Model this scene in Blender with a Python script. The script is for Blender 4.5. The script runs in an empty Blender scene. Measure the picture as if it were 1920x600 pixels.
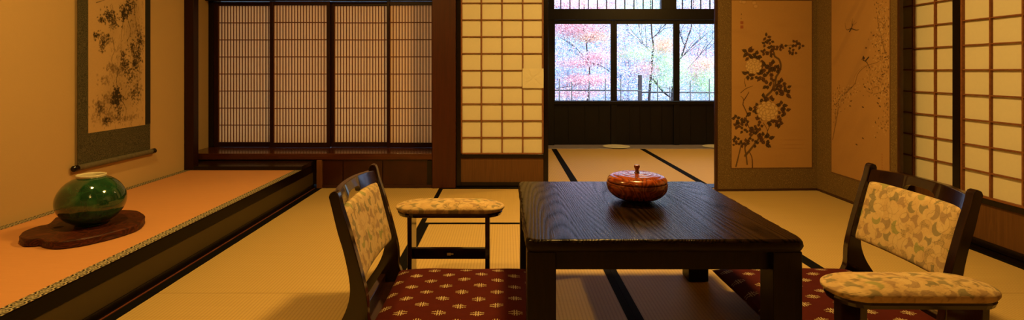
import bpy, math, random
import numpy as np
from mathutils import Vector, Matrix

random.seed(7); RNG = np.random.default_rng(11)
SC = bpy.context.scene
COL = SC.collection

# ------------------------------------------------------------------ camera, world, lights, exposure
FPX, VX, VY, CH = 985.0, 948.0, 133.0, 0.85          # focal length in px of a 1920 frame, vanishing point, eye height
cam_d = bpy.data.cameras.new('camera'); cam = bpy.data.objects.new('camera', cam_d); COL.objects.link(cam)
cam.location = (0, 0, CH); cam.rotation_euler = (math.pi/2, 0, 0)
cam_d.sensor_width = 36; cam_d.lens = 36*FPX/1920
cam_d.shift_x = (960-VX)/1920; cam_d.shift_y = -(300-VY)/1920
cam_d.clip_start = 0.02; cam_d.clip_end = 300
SC.camera = cam
SC.view_settings.view_transform = 'Standard'; SC.view_settings.look = 'None'
SC.view_settings.exposure = 0.0; SC.view_settings.gamma = 1.0; SC.view_settings.use_curve_mapping = False

W = bpy.data.worlds.new('world'); SC.world = W; W.use_nodes = True
bg = W.node_tree.nodes['Background']; bg.inputs[0].default_value = (0.50, 0.70, 1.0, 1); bg.inputs[1].default_value = 1.55

def light(name, typ, loc, power, color, size=0.4, rot=(0, 0, 0), size_y=None):
    d = bpy.data.lights.new(name, typ); d.energy = power; d.color = color
    if typ == 'AREA':
        d.shape = 'DISK' if size_y is None else 'RECTANGLE'; d.size = size
        if size_y: d.size_y = size_y
    elif typ == 'POINT': d.shadow_soft_size = size
    elif typ == 'SUN': d.angle = size
    o = bpy.data.objects.new(name, d); COL.objects.link(o); o.location = loc; o.rotation_euler = rot
    return o
WARM = (1.0, 0.58, 0.13)
light('ceiling_light', 'AREA', (0.55, 2.2, 2.28), 63, WARM, 0.34)
light('alcove_fill', 'AREA', (-1.30, 1.7, 2.20), 24, WARM, 0.14)  # unseen fill added to brighten the left side
light('front_fill', 'AREA', (-0.1, -0.2, 2.28), 5, WARM, 0.35)  # unseen fill added overhead to lift the foreground
light('far_room_fill', 'AREA', (1.80, 4.35, 2.28), 36, WARM, 0.25)  # unseen fill added beside the pendant to brighten the far floor
light('sun', 'SUN', (3, 9, 8), 16.0, (0.80, 0.88, 1.0), 0.05, (math.radians(38), 0, math.radians(35)))

# ------------------------------------------------------------------ helpers
def P(x, y, z):                                        # photo pixel on a level plane of height z
    Y = FPX*(CH-z)/(y-VY); return ((x-VX)/FPX*Y, Y, z)

def tag(o, label=None, cat=None, group=None, kind=None):
    if label: o['label'] = label
    if cat: o['category'] = cat
    if group: o['group'] = group
    if kind: o['kind'] = kind
    return o

def empty(name, loc, rz=0, scale=1):
    o = bpy.data.objects.new(name, None); COL.objects.link(o); o.location = loc
    o.rotation_euler = (0, 0, rz); o.scale = (scale,)*3; o.empty_display_size = .05
    return o

class MB:
    def __init__(s): s.v = []; s.f = []
    def add(s, vs, fs):
        n = len(s.v); s.v += [tuple(p) for p in vs]; s.f += [tuple(i+n for i in f) for f in fs]; return s
    def box(s, x0, x1, y0, y1, z0, z1):
        return s.add([(x0,y0,z0),(x1,y0,z0),(x1,y1,z0),(x0,y1,z0),(x0,y0,z1),(x1,y0,z1),(x1,y1,z1),(x0,y1,z1)],
                     [(0,3,2,1),(4,5,6,7),(0,1,5,4),(1,2,6,5),(2,3,7,6),(3,0,4,7)])
    def prism(s, pts, axis, a, b):                     # polygon in the other two axes, pushed along axis
        n = len(pts)
        def q(p, t):
            return {'x': (t, p[0], p[1]), 'y': (p[0], t, p[1]), 'z': (p[0], p[1], t)}[axis]
        vs = [q(p, a) for p in pts]+[q(p, b) for p in pts]
        return s.add(vs, [tuple(range(n))[::-1], tuple(range(n, 2*n))]+[(i, (i+1) % n, (i+1) % n+n, i+n) for i in range(n)])
    def tube(s, pts, rad, k=8, cap=True):
        pts = [Vector(p) for p in pts]; rings = []; n = len(pts)
        for i, p in enumerate(pts):
            d = (pts[min(i+1, n-1)]-pts[max(i-1, 0)]).normalized()
            u = d.cross(Vector((0, 0, 1)) if abs(d.z) < .9 else Vector((1, 0, 0))).normalized(); w = d.cross(u)
            r = rad[i] if isinstance(rad, (list, tuple)) else rad
            rings.append([p+u*math.cos(2*math.pi*j/k)*r+w*math.sin(2*math.pi*j/k)*r for j in range(k)])
        vs = [q for r in rings for q in r]; fs = []
        for i in range(n-1):
            for j in range(k):
                a = i*k+j; b = i*k+(j+1) % k; fs.append((a, b, b+k, a+k))
        if cap: fs += [tuple(range(k))[::-1], tuple(range((n-1)*k, n*k))]
        return s.add(vs, fs)
    def lathe(s, prof, c=(0, 0, 0), k=64, axis='z'):
        n = len(prof); vs = []
        for r, z in prof:
            for j in range(k):
                a = 2*math.pi*j/k; p = (r*math.cos(a), r*math.sin(a), z)
                if axis == 'y': p = (p[0], p[2], p[1])
                vs.append((p[0]+c[0], p[1]+c[1], p[2]+c[2]))
        fs = []
        for i in range(n-1):
            for j in range(k):
                a = i*k+j; b = i*k+(j+1) % k; fs.append((a, b, b+k, a+k))
        return s.add(vs, fs)
    def build(s, name, mat, parent=None, bevel=0, seg=2, smooth=False, loc=None, colors=None):
        me = bpy.data.meshes.new(name); me.from_pydata(s.v, [], s.f); me.validate(); me.update()
        o = bpy.data.objects.new(name, me); COL.objects.link(o); me.materials.append(mat)
        if parent: o.parent = parent
        if loc: o.location = loc
        if smooth or bevel: me.polygons.foreach_set('use_smooth', [True]*len(me.polygons))
        if bevel:
            m = o.modifiers.new('bevel', 'BEVEL'); m.width = bevel; m.segments = seg; m.limit_method = 'ANGLE'; m.angle_limit = .6
            m.harden_normals = True
        if colors is not None:
            a = me.color_attributes.new('Col', 'FLOAT_COLOR', 'POINT')
            c = np.ones((len(me.vertices), 4), np.float32); c[:, :3] = colors; a.data.foreach_set('color', c.ravel())
        return o

def smooth_curve(pts, n=6, closed=False):              # Catmull-Rom
    pts = [np.array(p, float) for p in pts]; out = []; N = len(pts)
    rng = range(N) if closed else range(N-1)
    for i in rng:
        g = (lambda j: pts[j % N]) if closed else (lambda j: pts[min(max(j, 0), N-1)])
        a, b, c, d = g(i-1), g(i), g(i+1), g(i+2)
        for k in range(n):
            t = k/n
            out.append(tuple(.5*((2*b)+(c-a)*t+(2*a-5*b+4*c-d)*t*t+(3*b-a-3*c+d)*t**3)))
    if not closed: out.append(tuple(pts[-1]))
    return out

# ------------------------------------------------------------------ materials
def srgb(r, g, b):
    return tuple(((c/255)/12.92 if c/255 <= .04045 else ((c/255+.055)/1.055)**2.4) for c in (r, g, b))

class NT:
    def __init__(s, name):
        s.m = bpy.data.materials.new(name); s.m.use_nodes = True; s.t = s.m.node_tree
        s.b = s.t.nodes['Principled BSDF']; s.out = s.t.nodes['Material Output']
    def n(s, typ, **kw):
        nd = s.t.nodes.new(typ)
        for k, v in kw.items():
            if k.startswith('i_'):
                key = k[2:]; key = int(key) if key.isdigit() else key.replace('_', ' ')
                if isinstance(v, bpy.types.NodeSocket): s.t.links.new(v, nd.inputs[key])
                else: nd.inputs[key].default_value = v
            else: setattr(nd, k, v)
        return nd
    def link(s, a, b): s.t.links.new(a, b)
    def coord(s, scale=(1, 1, 1), rot=(0, 0, 0), which='Object'):
        tc = s.n('ShaderNodeTexCoord'); mp = s.n('ShaderNodeMapping')
        mp.inputs['Scale'].default_value = scale; mp.inputs['Rotation'].default_value = rot
        s.link(tc.outputs[which], mp.inputs[0]); return mp.outputs[0]
    def noise(s, vec, scale=5, detail=3, dist=0, rough=.5):
        nd = s.n('ShaderNodeTexNoise'); s.link(vec, nd.inputs['Vector']); nd.inputs['Scale'].default_value = scale
        nd.inputs['Detail'].default_value = detail; nd.inputs['Distortion'].default_value = dist; nd.inputs['Roughness'].default_value = rough
        return nd.outputs['Fac']
    def ramp(s, fac, stops, interp='LINEAR'):
        r = s.n('ShaderNodeValToRGB'); s.link(fac, r.inputs[0]); e = r.color_ramp.elements; r.color_ramp.interpolation = interp
        while len(e) < len(stops): e.new(.5)
        for i, (p, c) in enumerate(stops): e[i].position = p; e[i].color = (*c, 1)
        return r.outputs[0]
    def math(s, op, a, b=0.0, c=0.0):
        nd = s.n('ShaderNodeMath', operation=op)
        for i, v in enumerate((a, b, c)):
            if isinstance(v, bpy.types.NodeSocket): s.link(v, nd.inputs[i])
            else: nd.inputs[i].default_value = v
        return nd.outputs[0]
    def mix(s, fac, a, b, blend='MIX'):
        nd = s.n('ShaderNodeMix', data_type='RGBA', blend_type=blend)
        for i, v in ((0, fac), (6, a), (7, b)):
            if isinstance(v, bpy.types.NodeSocket): s.link(v, nd.inputs[i])
            else: nd.inputs[i].default_value = v if i == 0 else (*v, 1)
        return nd.outputs[2]
    def bump(s, h, strength=.3, dist=.002):
        nd = s.n('ShaderNodeBump'); nd.inputs['Strength'].default_value = strength; nd.inputs['Distance'].default_value = dist
        s.link(h, nd.inputs['Height']); s.link(nd.outputs[0], s.b.inputs['Normal'])
    def set(s, color=None, rough=.5, spec=.5, coat=0, coat_rough=.1):
        if color is not None:
            if isinstance(color, bpy.types.NodeSocket): s.link(color, s.b.inputs['Base Color'])
            else: s.b.inputs['Base Color'].default_value = (*color, 1)
        if isinstance(rough, bpy.types.NodeSocket): s.link(rough, s.b.inputs['Roughness'])
        else: s.b.inputs['Roughness'].default_value = rough
        s.b.inputs['Specular IOR Level'].default_value = spec
        s.b.inputs['Coat Weight'].default_value = coat; s.b.inputs['Coat Roughness'].default_value = coat_rough
        return s.m

def wood(name, c0, c1, stretch=(8, 8, .6), rough=.4, spec=.5, bump=.15, coat=0, scale=6):
    t = NT(name); v = t.coord(stretch); f = t.noise(v, scale, 5, 1.2)
    t.bump(f, bump, .002); return t.set(t.ramp(f, [(.3, c0), (.7, c1)]), rough, spec, coat)

def plaster():
    t = NT('sand_plaster'); v = t.coord(); f = t.noise(v, 180, 2); g = t.noise(v, 3, 3)
    c = t.mix(t.math('MULTIPLY', g, .5), (.50, .34, .165), (.56, .39, .20)); t.bump(f, .25, .0015)
    return t.set(c, .95, .1)
def paper(name, c, transl=.15):
    t = NT(name); v = t.coord(); f = t.noise(v, 60, 4, .6)
    col = t.mix(f, tuple(x*.93 for x in c), c); t.set(col, .9, .1)
    tr = t.n('ShaderNodeBsdfTranslucent'); t.link(col, tr.inputs[0]); mx = t.n('ShaderNodeMixShader'); mx.inputs[0].default_value = transl
    t.link(t.b.outputs[0], mx.inputs[1]); t.link(tr.outputs[0], mx.inputs[2]); t.link(mx.outputs[0], t.out.inputs[0]); return t.m
def tatami(name, along_y):
    t = NT(name); tc = t.n('ShaderNodeTexCoord'); sp = t.n('ShaderNodeSeparateXYZ'); t.link(tc.outputs['Object'], sp.inputs[0])
    a, b = (sp.outputs[0], sp.outputs[1]) if along_y else (sp.outputs[1], sp.outputs[0])
    rib = t.math('ABSOLUTE', t.math('SINE', t.math('MULTIPLY', a, math.pi/.0135)))         # weave ribs along the mat
    st = t.math('SINE', t.math('MULTIPLY', b, 2*math.pi/.0075))
    rush = t.noise(t.coord((3, 160, 1) if along_y else (160, 3, 1)), 1.0, 3)
    big = t.noise(t.coord(), 2.2, 3)
    ribp = t.math('POWER', rib, .45)
    h = t.math('ADD', ribp, t.math('MULTIPLY', st, .18))
    c = t.mix(rush, (.42, .30, .115), (.55, .40, .165))
    c = t.mix(t.math('MULTIPLY', big, .35), c, (.56, .35, .13))
    c = t.mix(t.math('MULTIPLY', t.math('SUBTRACT', 1.0, ribp), .65), c, (.28, .18, .06))
    t.bump(h, .35, .001); return t.set(c, .62, .25)
def goza():
    t = NT('alcove_reed_cover'); f = t.noise(t.coord((6, 90, 1)), 3, 4); g = t.noise(t.coord((1, 1, 1)), 4, 3)
    c = t.mix(f, (.56, .265, .105), (.64, .32, .135)); c = t.mix(t.math('MULTIPLY', g, .3), c, (.52, .24, .10))
    t.bump(f, .3, .001); return t.set(c, .6, .25)
def plain(name, c, rough=.5, spec=.5, coat=0, noise=.0, nscale=40):
    t = NT(name); v = t.coord(); f = t.noise(v, nscale, 4)
    col = t.mix(f, tuple(x*(1-noise) for x in c), tuple(x*(1+noise) for x in c)) if noise else c
    if noise: t.bump(f, .15, .001)
    return t.set(col, rough, spec, coat)
def vcol(name, rough=.85, spec=.15, weave=0, sheen=0):
    t = NT(name); a = t.n('ShaderNodeVertexColor', layer_name='Col')
    if weave:
        f = t.noise(t.coord((1, 1, 1)), weave, 2); t.bump(f, .3, .001)
    return t.set(a.outputs[0], rough, spec)
def brocade(name, base, fig, scale, thr=.5, fleck=None):
    t = NT(name); v = t.coord(); vo = t.n('ShaderNodeTexVoronoi', feature='F1'); t.link(v, vo.inputs['Vector']); vo.inputs['Scale'].default_value = scale
    nz = t.noise(v, scale*1.6, 5, 1.5)
    rg = t.math('SINE', t.math('MULTIPLY', vo.outputs['Distance'], 22.0))
    m = t.math('GREATER_THAN', t.math('ADD', t.math('MULTIPLY', rg, .25), nz), thr)
    c = t.mix(m, base, fig)
    if fleck:
        fm = t.math('GREATER_THAN', t.noise(v, scale*4, 2), .66); c = t.mix(fm, c, fleck)
    t.bump(nz, .15, .001); return t.set(c, .75, .25)
def kasuri():
    t = NT('maroon_kasuri_cloth'); tc = t.n('ShaderNodeTexCoord'); nz = t.n('ShaderNodeTexNoise'); nz.inputs['Scale'].default_value = 260
    t.link(tc.outputs['Object'], nz.inputs['Vector'])
    ad = t.n('ShaderNodeVectorMath', operation='MULTIPLY_ADD'); t.link(nz.outputs['Color'], ad.inputs[0]); ad.inputs[1].default_value = (.003, .003, 0)
    t.link(tc.outputs['Object'], ad.inputs[2]); sp = t.n('ShaderNodeSeparateXYZ'); t.link(ad.outputs[0], sp.inputs[0])
    x, y = sp.outputs[0], sp.outputs[1]; total = None
    for off in (0, .5):
        a = t.math('ABSOLUTE', t.math('MULTIPLY', t.math('SUBTRACT', t.math('FRACT', t.math('ADD', t.math('DIVIDE', x, .118), off)), .5), .118))
        b = t.math('ABSOLUTE', t.math('MULTIPLY', t.math('SUBTRACT', t.math('FRACT', t.math('ADD', t.math('DIVIDE', y, .100), off)), .5), .100))
        for ca, wa, cb, wb in ((0, .0215, .0050, .0014), (.0040, .0017, 0, .0155), (.0105, .0010, .0085, .0030)):
            ma = t.math('LESS_THAN', t.math('ABSOLUTE', t.math('SUBTRACT', a, ca)), wa)
            mb = t.math('LESS_THAN', t.math('ABSOLUTE', t.math('SUBTRACT', b, cb)), wb)
            k = t.math('MULTIPLY', ma, mb); total = k if total is None else t.math('MAXIMUM', total, k)
    base = t.mix(t.noise(t.coord(), 30, 3), (.050, .0055, .003), (.075, .009, .004))
    c = t.mix(total, base, (.40, .32, .18)); t.bump(t.noise(t.coord(), 500, 2), .3, .001)
    return t.set(c, .9, .1)

BLACK = wood('black_lacquered_wood', (.003, .0018, .0015), (.008, .0042, .003), (20, 20, 1), .22, .35, .05)
SHEENX = wood('sill_painted_sheen', (.20, .19, .28), (.32, .30, .42), (1, 20, 20), .3, .5, .03)  # bluish sheen of the windows is put into the sill's base colour
PILLAR = wood('red_brown_cedar', (.038, .0065, .002), (.060, .011, .003), (14, 14, .7), .38, .5, .1)
PILLARX = wood('red_brown_cedar_board', (.045, .010, .003), (.085, .020, .006), (.7, 14, 14), .2, .5, .05)
DARKRED = wood('dark_red_panel_wood', (.026, .005, .002), (.040, .008, .003), (2, 9, 2), .3, .5, .05)
KUMIKO = wood('shoji_lattice_cedar', (.17, .06, .022), (.25, .095, .035), (10, 10, 10), .55, .3, .1)
KUMIKO2 = wood('brown_lattice_cedar', (.13, .038, .008), (.18, .055, .012), (10, 10, 10), .5, .3, .1)
BOARD = wood('brown_door_board', (.095, .040, .012), (.14, .062, .020), (24, 24, .8), .5, .35, .12)
OLIVE = plain('olive_riser_board', (.050, .033, .009), .45, .4, 0, .1, 8)
DARKSTAIN = wood('black_stained_wall_boards', (.0020, .0016, .0024), (.0050, .0036, .0046), (9, 9, .6), .45, .25, .2)
PLASTER = plaster()
SHOJI = paper('shoji_paper', (.80, .74, .58))
SHOJI2 = paper('aged_shoji_paper', (.97, .74, .46), .46)
TAT_Y = tatami('tatami_rush_lengthways', True); TAT_X = tatami('tatami_rush_crossways', False)
GOZA = goza()
HERI = plain('black_cloth_border', (.004, .0032, .0026), .85, .08, 0, .3, 300)
CHAIRW = wood('chair_lacquered_wood', (.009, .0030, .0018), (.019, .0062, .003), (3, 10, 3), .16, .5, .03, .3)
FABRIC = vcol('fan_pattern_upholstery', .85, .15, 700)
PAINTM = vcol('painted_silk', .8, .15, 300)
MEDAL = vcol('woven_border_cloth', .8, .15, 600)
KASURI = kasuri()

# ------------------------------------------------------------------ painter: colours on a fine mesh
class Canvas:
    def __init__(s, u0, u1, v0, v1, res, base, grain=.03):
        s.u0, s.v0, s.res = u0, v0, res; s.nx = int(round((u1-u0)/res))+1; s.ny = int(round((v1-v0)/res))+1
        s.u1 = u0+(s.nx-1)*res; s.v1 = v0+(s.ny-1)*res
        s.c = np.ones((s.ny, s.nx, 3), np.float32)*np.array(base, np.float32)
        s.c *= (1+grain*RNG.standard_normal((s.ny, s.nx, 1))).clip(.5, 1.5)
    def win(s, u, v, r):
        i0 = max(0, int((u-r-s.u0)/s.res)); i1 = min(s.nx, int((u+r-s.u0)/s.res)+2)
        j0 = max(0, int((v-r-s.v0)/s.res)); j1 = min(s.ny, int((v+r-s.v0)/s.res)+2)
        if i0 >= i1 or j0 >= j1: return None
        U, V = np.meshgrid(s.u0+np.arange(i0, i1)*s.res, s.v0+np.arange(j0, j1)*s.res)
        return (slice(j0, j1), slice(i0, i1)), U, V
    def blend(s, w, m, col, a=1.0):
        m = (m*a)[..., None]; s.c[w] = s.c[w]*(1-m)+np.array(col, np.float32)*m
    def ell(s, u, v, ru, rv, ang, col, a=1, soft=.25, rough=0):
        q = s.win(u, v, max(ru, rv)*1.4)
        if not q: return
        w, U, V = q; ca, sa = math.cos(ang), math.sin(ang); x = ((U-u)*ca+(V-v)*sa)/ru; y = (-(U-u)*sa+(V-v)*ca)/rv
        d = np.sqrt(x*x+y*y)
        if rough: d = d+rough*RNG.standard_normal(d.shape)
        s.blend(w, np.clip((1-d)/soft, 0, 1), col, a)
    def line(s, pts, w0, w1, col, a=1, rough=0):
        pts = smooth_curve(pts, 6) if len(pts) > 2 else pts; n = len(pts)
        for i in range(n-1):
            p, q = np.array(pts[i]), np.array(pts[i+1]); r = w0+(w1-w0)*i/max(1, n-1); L = np.linalg.norm(q-p)
            for t in np.arange(0, 1, min(1, s.res*.9/max(L, 1e-6))):
                z = p+(q-p)*t; s.ell(z[0], z[1], max(r, s.res*.75), max(r, s.res*.75), 0, col, a, .6, rough)
    def leaf(s, u, v, L, wd, ang, col, a=1, vein=None):   # pointed leaf from its stalk end
        q = s.win(u, v, L*1.1)
        if not q: return
        w, U, V = q; ca, sa = math.cos(ang), math.sin(ang); x = ((U-u)*ca+(V-v)*sa)/L; y = (-(U-u)*sa+(V-v)*ca)
        prof = wd*np.sin(np.pi*np.clip(x, 0, 1)**.75)*(1+.16*np.sin(x*22))
        m = ((x > 0) & (x < 1) & (abs(y) < prof)).astype(np.float32); s.blend(w, m, col, a)
        if vein is not None: s.line([(u, v), (u+ca*L*.85, v+sa*L*.85)], s.res*.6, s.res*.4, vein, .7)
    def mesh(s, place):                                  # place(u, v) -> xyz
        U, V = np.meshgrid(s.u0+np.arange(s.nx)*s.res, s.v0+np.arange(s.ny)*s.res)
        m = MB(); m.v = [place(u, v) for u, v in zip(U.ravel(), V.ravel())]
        n = s.nx; m.f = [(j*n+i, j*n+i+1, (j+1)*n+i+1, (j+1)*n+i) for j in range(s.ny-1) for i in range(n-1)]
        return m, s.c.reshape(-1, 3)
    def sample(s, U, V):
        i = np.clip(((U-s.u0)/s.res).round().astype(int), 0, s.nx-1); j = np.clip(((V-s.v0)/s.res).round().astype(int), 0, s.ny-1)
        return s.c[j, i]

# ------------------------------------------------------------------ the room
YB, XR, XL = 3.82, 2.29, -2.18
def struct(name, mb, mat, label, **kw):
    return tag(mb.build(name, mat, **kw), label, None, None, 'structure')
struct('floor', MB().box(-2.5, XR+.2, -1.6, YB+.44, -.12, -.055).box(-.55, 3.55, YB+.44, 6.25, -.12, -.055), DARKSTAIN, 'dark sub floor under the tatami mats')
struct('ceiling', MB().box(-2.5, XR+.2, -1.6, YB+.44, 2.40, 2.46).box(-.55, 3.55, YB+.44, 6.25, 2.40, 2.46).box(XR+.2, 3.55, YB, YB+.44, 2.40, 2.46), wood('ceiling_cedar', (.26, .15, .07), (.34, .20, .10), (10, .5, 10), .6), 'board ceiling above both rooms')
struct('wall_left', MB().box(XL-.1, XL, -1.6, 3.562, -.05, 2.4), PLASTER, 'ochre plaster wall behind the hanging scroll')
struct('wall_alcove', MB().box(-2.43, -2.33, 3.562, 4.3, -.05, 2.4).box(-2.33, XL, 3.562, 3.62, -.05, 2.4), PLASTER, 'ochre plaster side of the window bay')
struct('wall_front', MB().box(-2.5, XR+.1, -1.7, -1.6, -.05, 2.4), PLASTER, 'plaster wall behind the viewer')
struct('wall_back', MB().box(1.66, XR+.02, YB+.01, YB+.12, -.05, 2.4), PLASTER, 'ochre plaster wall behind the folding screen')
struct('wall_above_doorway', MB().box(-.36, 1.66, YB+.01, YB+.12, 1.80, 2.4), PLASTER, 'ochre plaster wall above the doorway')
struct('wall_bay', MB().box(-2.33, -.5, YB+.32, YB+.44, 1.47, 2.4).box(-2.33, -.5, 4.17, 4.22, -.05, .24), PLASTER, 'ochre plaster wall above and below the lattice windows')
struct('wall_right', MB().box(XR+.075, XR+.16, -1.7, YB+.13, -.05, 2.4).box(XR-.02, XR+.075, -1.7, YB+.1, 1.80, 2.4), PLASTER, 'wall behind the sliding paper doors on the right')
# posts and rails
PX0, PX1 = -.532, -.362
struct('trim_1', MB().box(PX0, PX1, YB-.02, YB+.16, 0, 2.4), PILLAR, 'broad red brown pillar left of the sliding paper door', bevel=.004)
struct('trim_3', MB().box(PX1, 1.62, YB-.005, YB+.12, -.03, .004), BLACK, 'dark wooden threshold between the rooms', bevel=.002)
struct('trim_4', MB().box(PX1, 1.62, YB-.005, YB+.12, 1.76, 1.80), BLACK, 'dark head rail over the doorway')
struct('trim_5', MB().box(2.243, XR+.075, -1.6, YB, -.03, .003), BLACK, 'flush black sill along the paper doors on the right')
struct('trim_6', MB().box(XR-.01, XR+.075, -1.6, YB, 1.76, 1.80), BLACK, 'black head rail above the paper doors on the right')
struct('trim_7', MB().box(1.61, 1.66, YB-.005, YB+.135, 0, 2.4), BLACK, 'dark jamb hidden by the folding screen')

# alcove platform
AX = -1.383
struct('trim_8', MB().box(AX-.06, AX, -1.5, YB-.03, .121, .1755), wood('black_lacquer_alcove_rail', (.0015, .0006, .0004), (.004, .0016, .0010), (20, .8, 20), .3, .12, .04, 0), 'black lacquered front rail of the alcove', bevel=.003)
struct('trim_9', MB().box(AX-.03, AX-.006, -1.5, YB-.03, .034, .121), OLIVE, 'olive riser board below the black alcove rail')
struct('trim_10', MB().box(AX-.03, AX, -1.5, YB-.03, -.05, .034), BLACK, 'thin black foot strip of the alcove')
struct('trim_11', MB().box(AX, AX+.0055, -1.5, YB-.02, -.05, .003), wood('red_edge_strip', (.12, .03, .015), (.2, .06, .03), (4, 1, 4), .35), 'narrow red wooden strip at the foot of the alcove')
struct('floor_alcove', MB().box(XL, AX-.03, -1.5, 3.56, -.05, .170), PLASTER, 'raised base of the alcove')
t_ = MB().box(XL, AX-.0, 3.562, 3.79, .176, .203)
struct('trim_12', t_, BLACK, 'dark board closing the far end of the alcove', bevel=.002)

def tatami_mat(x0, x1, y0, y1, along_y, label, room, b_lo=True, b_hi=True, z=0.0):
    r = tag(empty('tatami_mat', ((x0+x1)/2, (y0+y1)/2, z)), label, 'mat', None)
    hx, hy = (x1-x0)/2-.0008, (y1-y0)/2-.0008; b = .027
    MB().box(-hx, hx, -hy, hy, -.05, 0).build('rush_cover', TAT_Y if along_y else TAT_X, r, .002)
    for side, on in ((-1, b_lo), (1, b_hi)):
        if not on: continue
        e = b if side*1 > -2 else b
        if along_y:
            e = .045 if (side < 0 and x0 < -1.3) else e
            a = (-hx-.0002, -hx+e) if side < 0 else (hx-e, hx+.0002); m = MB().box(a[0], a[1], -hy, hy, -.0497, .0012)
        else:
            a = (-hy-.0002, -hy+e) if side < 0 else (hy-e, hy+.0002); m = MB().box(-hx, hx, a[0], a[1], -.0497, .0012)
        m.build('border', HERI, r)
    return r
X0, X1, X2, X3, X4 = AX+.0065, -.453, .445, 1.344, 2.242
YC = 3.813
tatami_mat(X0, X1, 2.01, YC, True, 'long tatami mat along the alcove in front of the lattice window', 'm')
tatami_mat(X0, X1, .20, 2.01, True, 'tatami mat at lower left beside the alcove, near the viewer', 'm')
tatami_mat(X0, X1, -1.59, .20, True, 'tatami mat along the alcove behind the viewer', 'm')
tatami_mat(X1, X3, 2.915, YC, False, 'crosswise tatami mat before the doorway, behind the low table', 'm')
tatami_mat(X1, X2, 1.11, 2.915, True, 'tatami mat under the left armrest and left half of the table', 'm')
tatami_mat(X2, X3, 1.11, 2.915, True, 'tatami mat under the right half of the low table', 'm')
tatami_mat(X1, X3, .20, 1.11, False, 'crosswise tatami mat just in front of the table', 'm')
tatami_mat(X1, X3, -1.59, .20, False, 'tatami mat at the middle of the room behind the viewer', 'm')
tatami_mat(X3, X4, 2.01, YC, True, 'long tatami mat along the right paper doors beside the folding screen', 'm')
tatami_mat(X3, X4, .20, 2.01, True, 'tatami mat at lower right under the right floor chair', 'm')
tatami_mat(X3, X4, -1.59, .20, True, 'tatami mat by the right paper doors behind the viewer', 'm')
NB0 = YB+.12
tatami_mat(-.435, .527, NB0+.002, 5.725, True, 'narrow visible tatami at the left edge of the far room', 'n')
tatami_mat(.527, 1.49, NB0+.002, 5.725, True, 'middle tatami mat of the far room under the garden windows', 'n')
tatami_mat(1.49, 2.45, NB0+.002, 5.725, True, 'right tatami mat of the far room, cut off by the folding screen', 'n')
tatami_mat(2.45, 3.41, NB0+.002, 5.725, True, 'tatami mat of the far room hidden behind the folding screen', 'n')

# woven cover of the alcove with medallion borders
am = tag(empty('alcove_mat', ((XL+AX)/2, 1.0, .170)), 'orange woven reed mat covering the raised alcove under the green vase', 'mat')
MB().box(XL+.001, AX-.004, -1.5, 3.559, .1701, .1775).build('reed_cover', GOZA, am, 0).location = -am.location
def medallion_strip(x0, x1, y0, y1, name, lab):
    res = .0016; cv = Canvas(0, x1-x0, y0, y1, res, (.012, .010, .008), .05); wd = x1-x0; pitch = .0455
    U, V = np.meshgrid(cv.u0+np.arange(cv.nx)*res, cv.v0+np.arange(cv.ny)*res)
    a = (U-wd/2); b = ((V-y0) % pitch)-pitch/2; d = np.sqrt((a/(wd*.48))**2+(b/(pitch*.42))**2); light = np.array((.46, .40, .26))
    ring = (abs(d-.90) < .095); inner = (d < .62) & ((np.sin((a*1.0+b)*1500) > .1) | (np.sin((a-b)*1500) > .55))
    join = (abs(b) > pitch*.38) & (abs(abs(a)-wd*.16) < .0028); edge = (abs(abs(b)-pitch/2) < .004) & (abs(a) > wd*.36)
    for m_ in (ring, inner, join, edge): cv.c[m_] = light*(1+.1*RNG.standard_normal())
    m, c = cv.mesh(lambda u, v: (x0+u, v, .1783)); o = m.build(name, MEDAL, am, colors=c); o.location = -am.location; o['label'] = lab
medallion_strip(AX-.046, AX+.0005, .9, 3.558, 'border', 'black and cream medallion border along the front')
medallion_strip(XL+.001, XL+.046, 1.6, 3.558, 'border', 'black and cream medallion border along the wall')

# ------------------------------------------------------------------ bay with lattice windows
BY = 4.12
sh = tag(MB().box(-2.329, PX0-.001, YB-.02, BY+.05, .208, .252).build('shelf', PILLARX, None, .003), 'red brown polished shelf below the four lattice windows', 'shelf')
cb = tag(empty('cabinet', (-.93, YB, 0)), 'dark red low cabinet front under the lattice window shelf', 'cabinet')
def inw(mb, name, mat, root, **kw):
    o = mb.build(name, mat, root, **kw); o.location = -root.location; return o
for a, b in ((-1.325, -1.183), (-1.178, -.895), (-.890, PX0-.035)):
    inw(MB().box(a, b, YB-.005, YB+.008, .025, .205), 'panel', DARKRED, cb)
inw(MB().box(-1.365, -1.328, YB-.03, YB+.02, .002, .206), 'post', wood('cabinet_post_wood', (.10, .035, .014), (.15, .055, .02), (10, 10, 1), .4), cb, bevel=.002)
inw(MB().box(-1.328, PX0-.002, YB-.012, YB+.02, .002, .024), 'bottom_rail', DARKRED, cb, bevel=.002)
inw(MB().box(-1.328, PX0-.002, YB-.002, YB+.02, .196, .2075), 'top_rail', DARKRED, cb)
inw(MB().box(PX0-.036, PX0-.002, YB-.012, YB+.02, .024, .2), 'side_rail', BLACK, cb)

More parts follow.
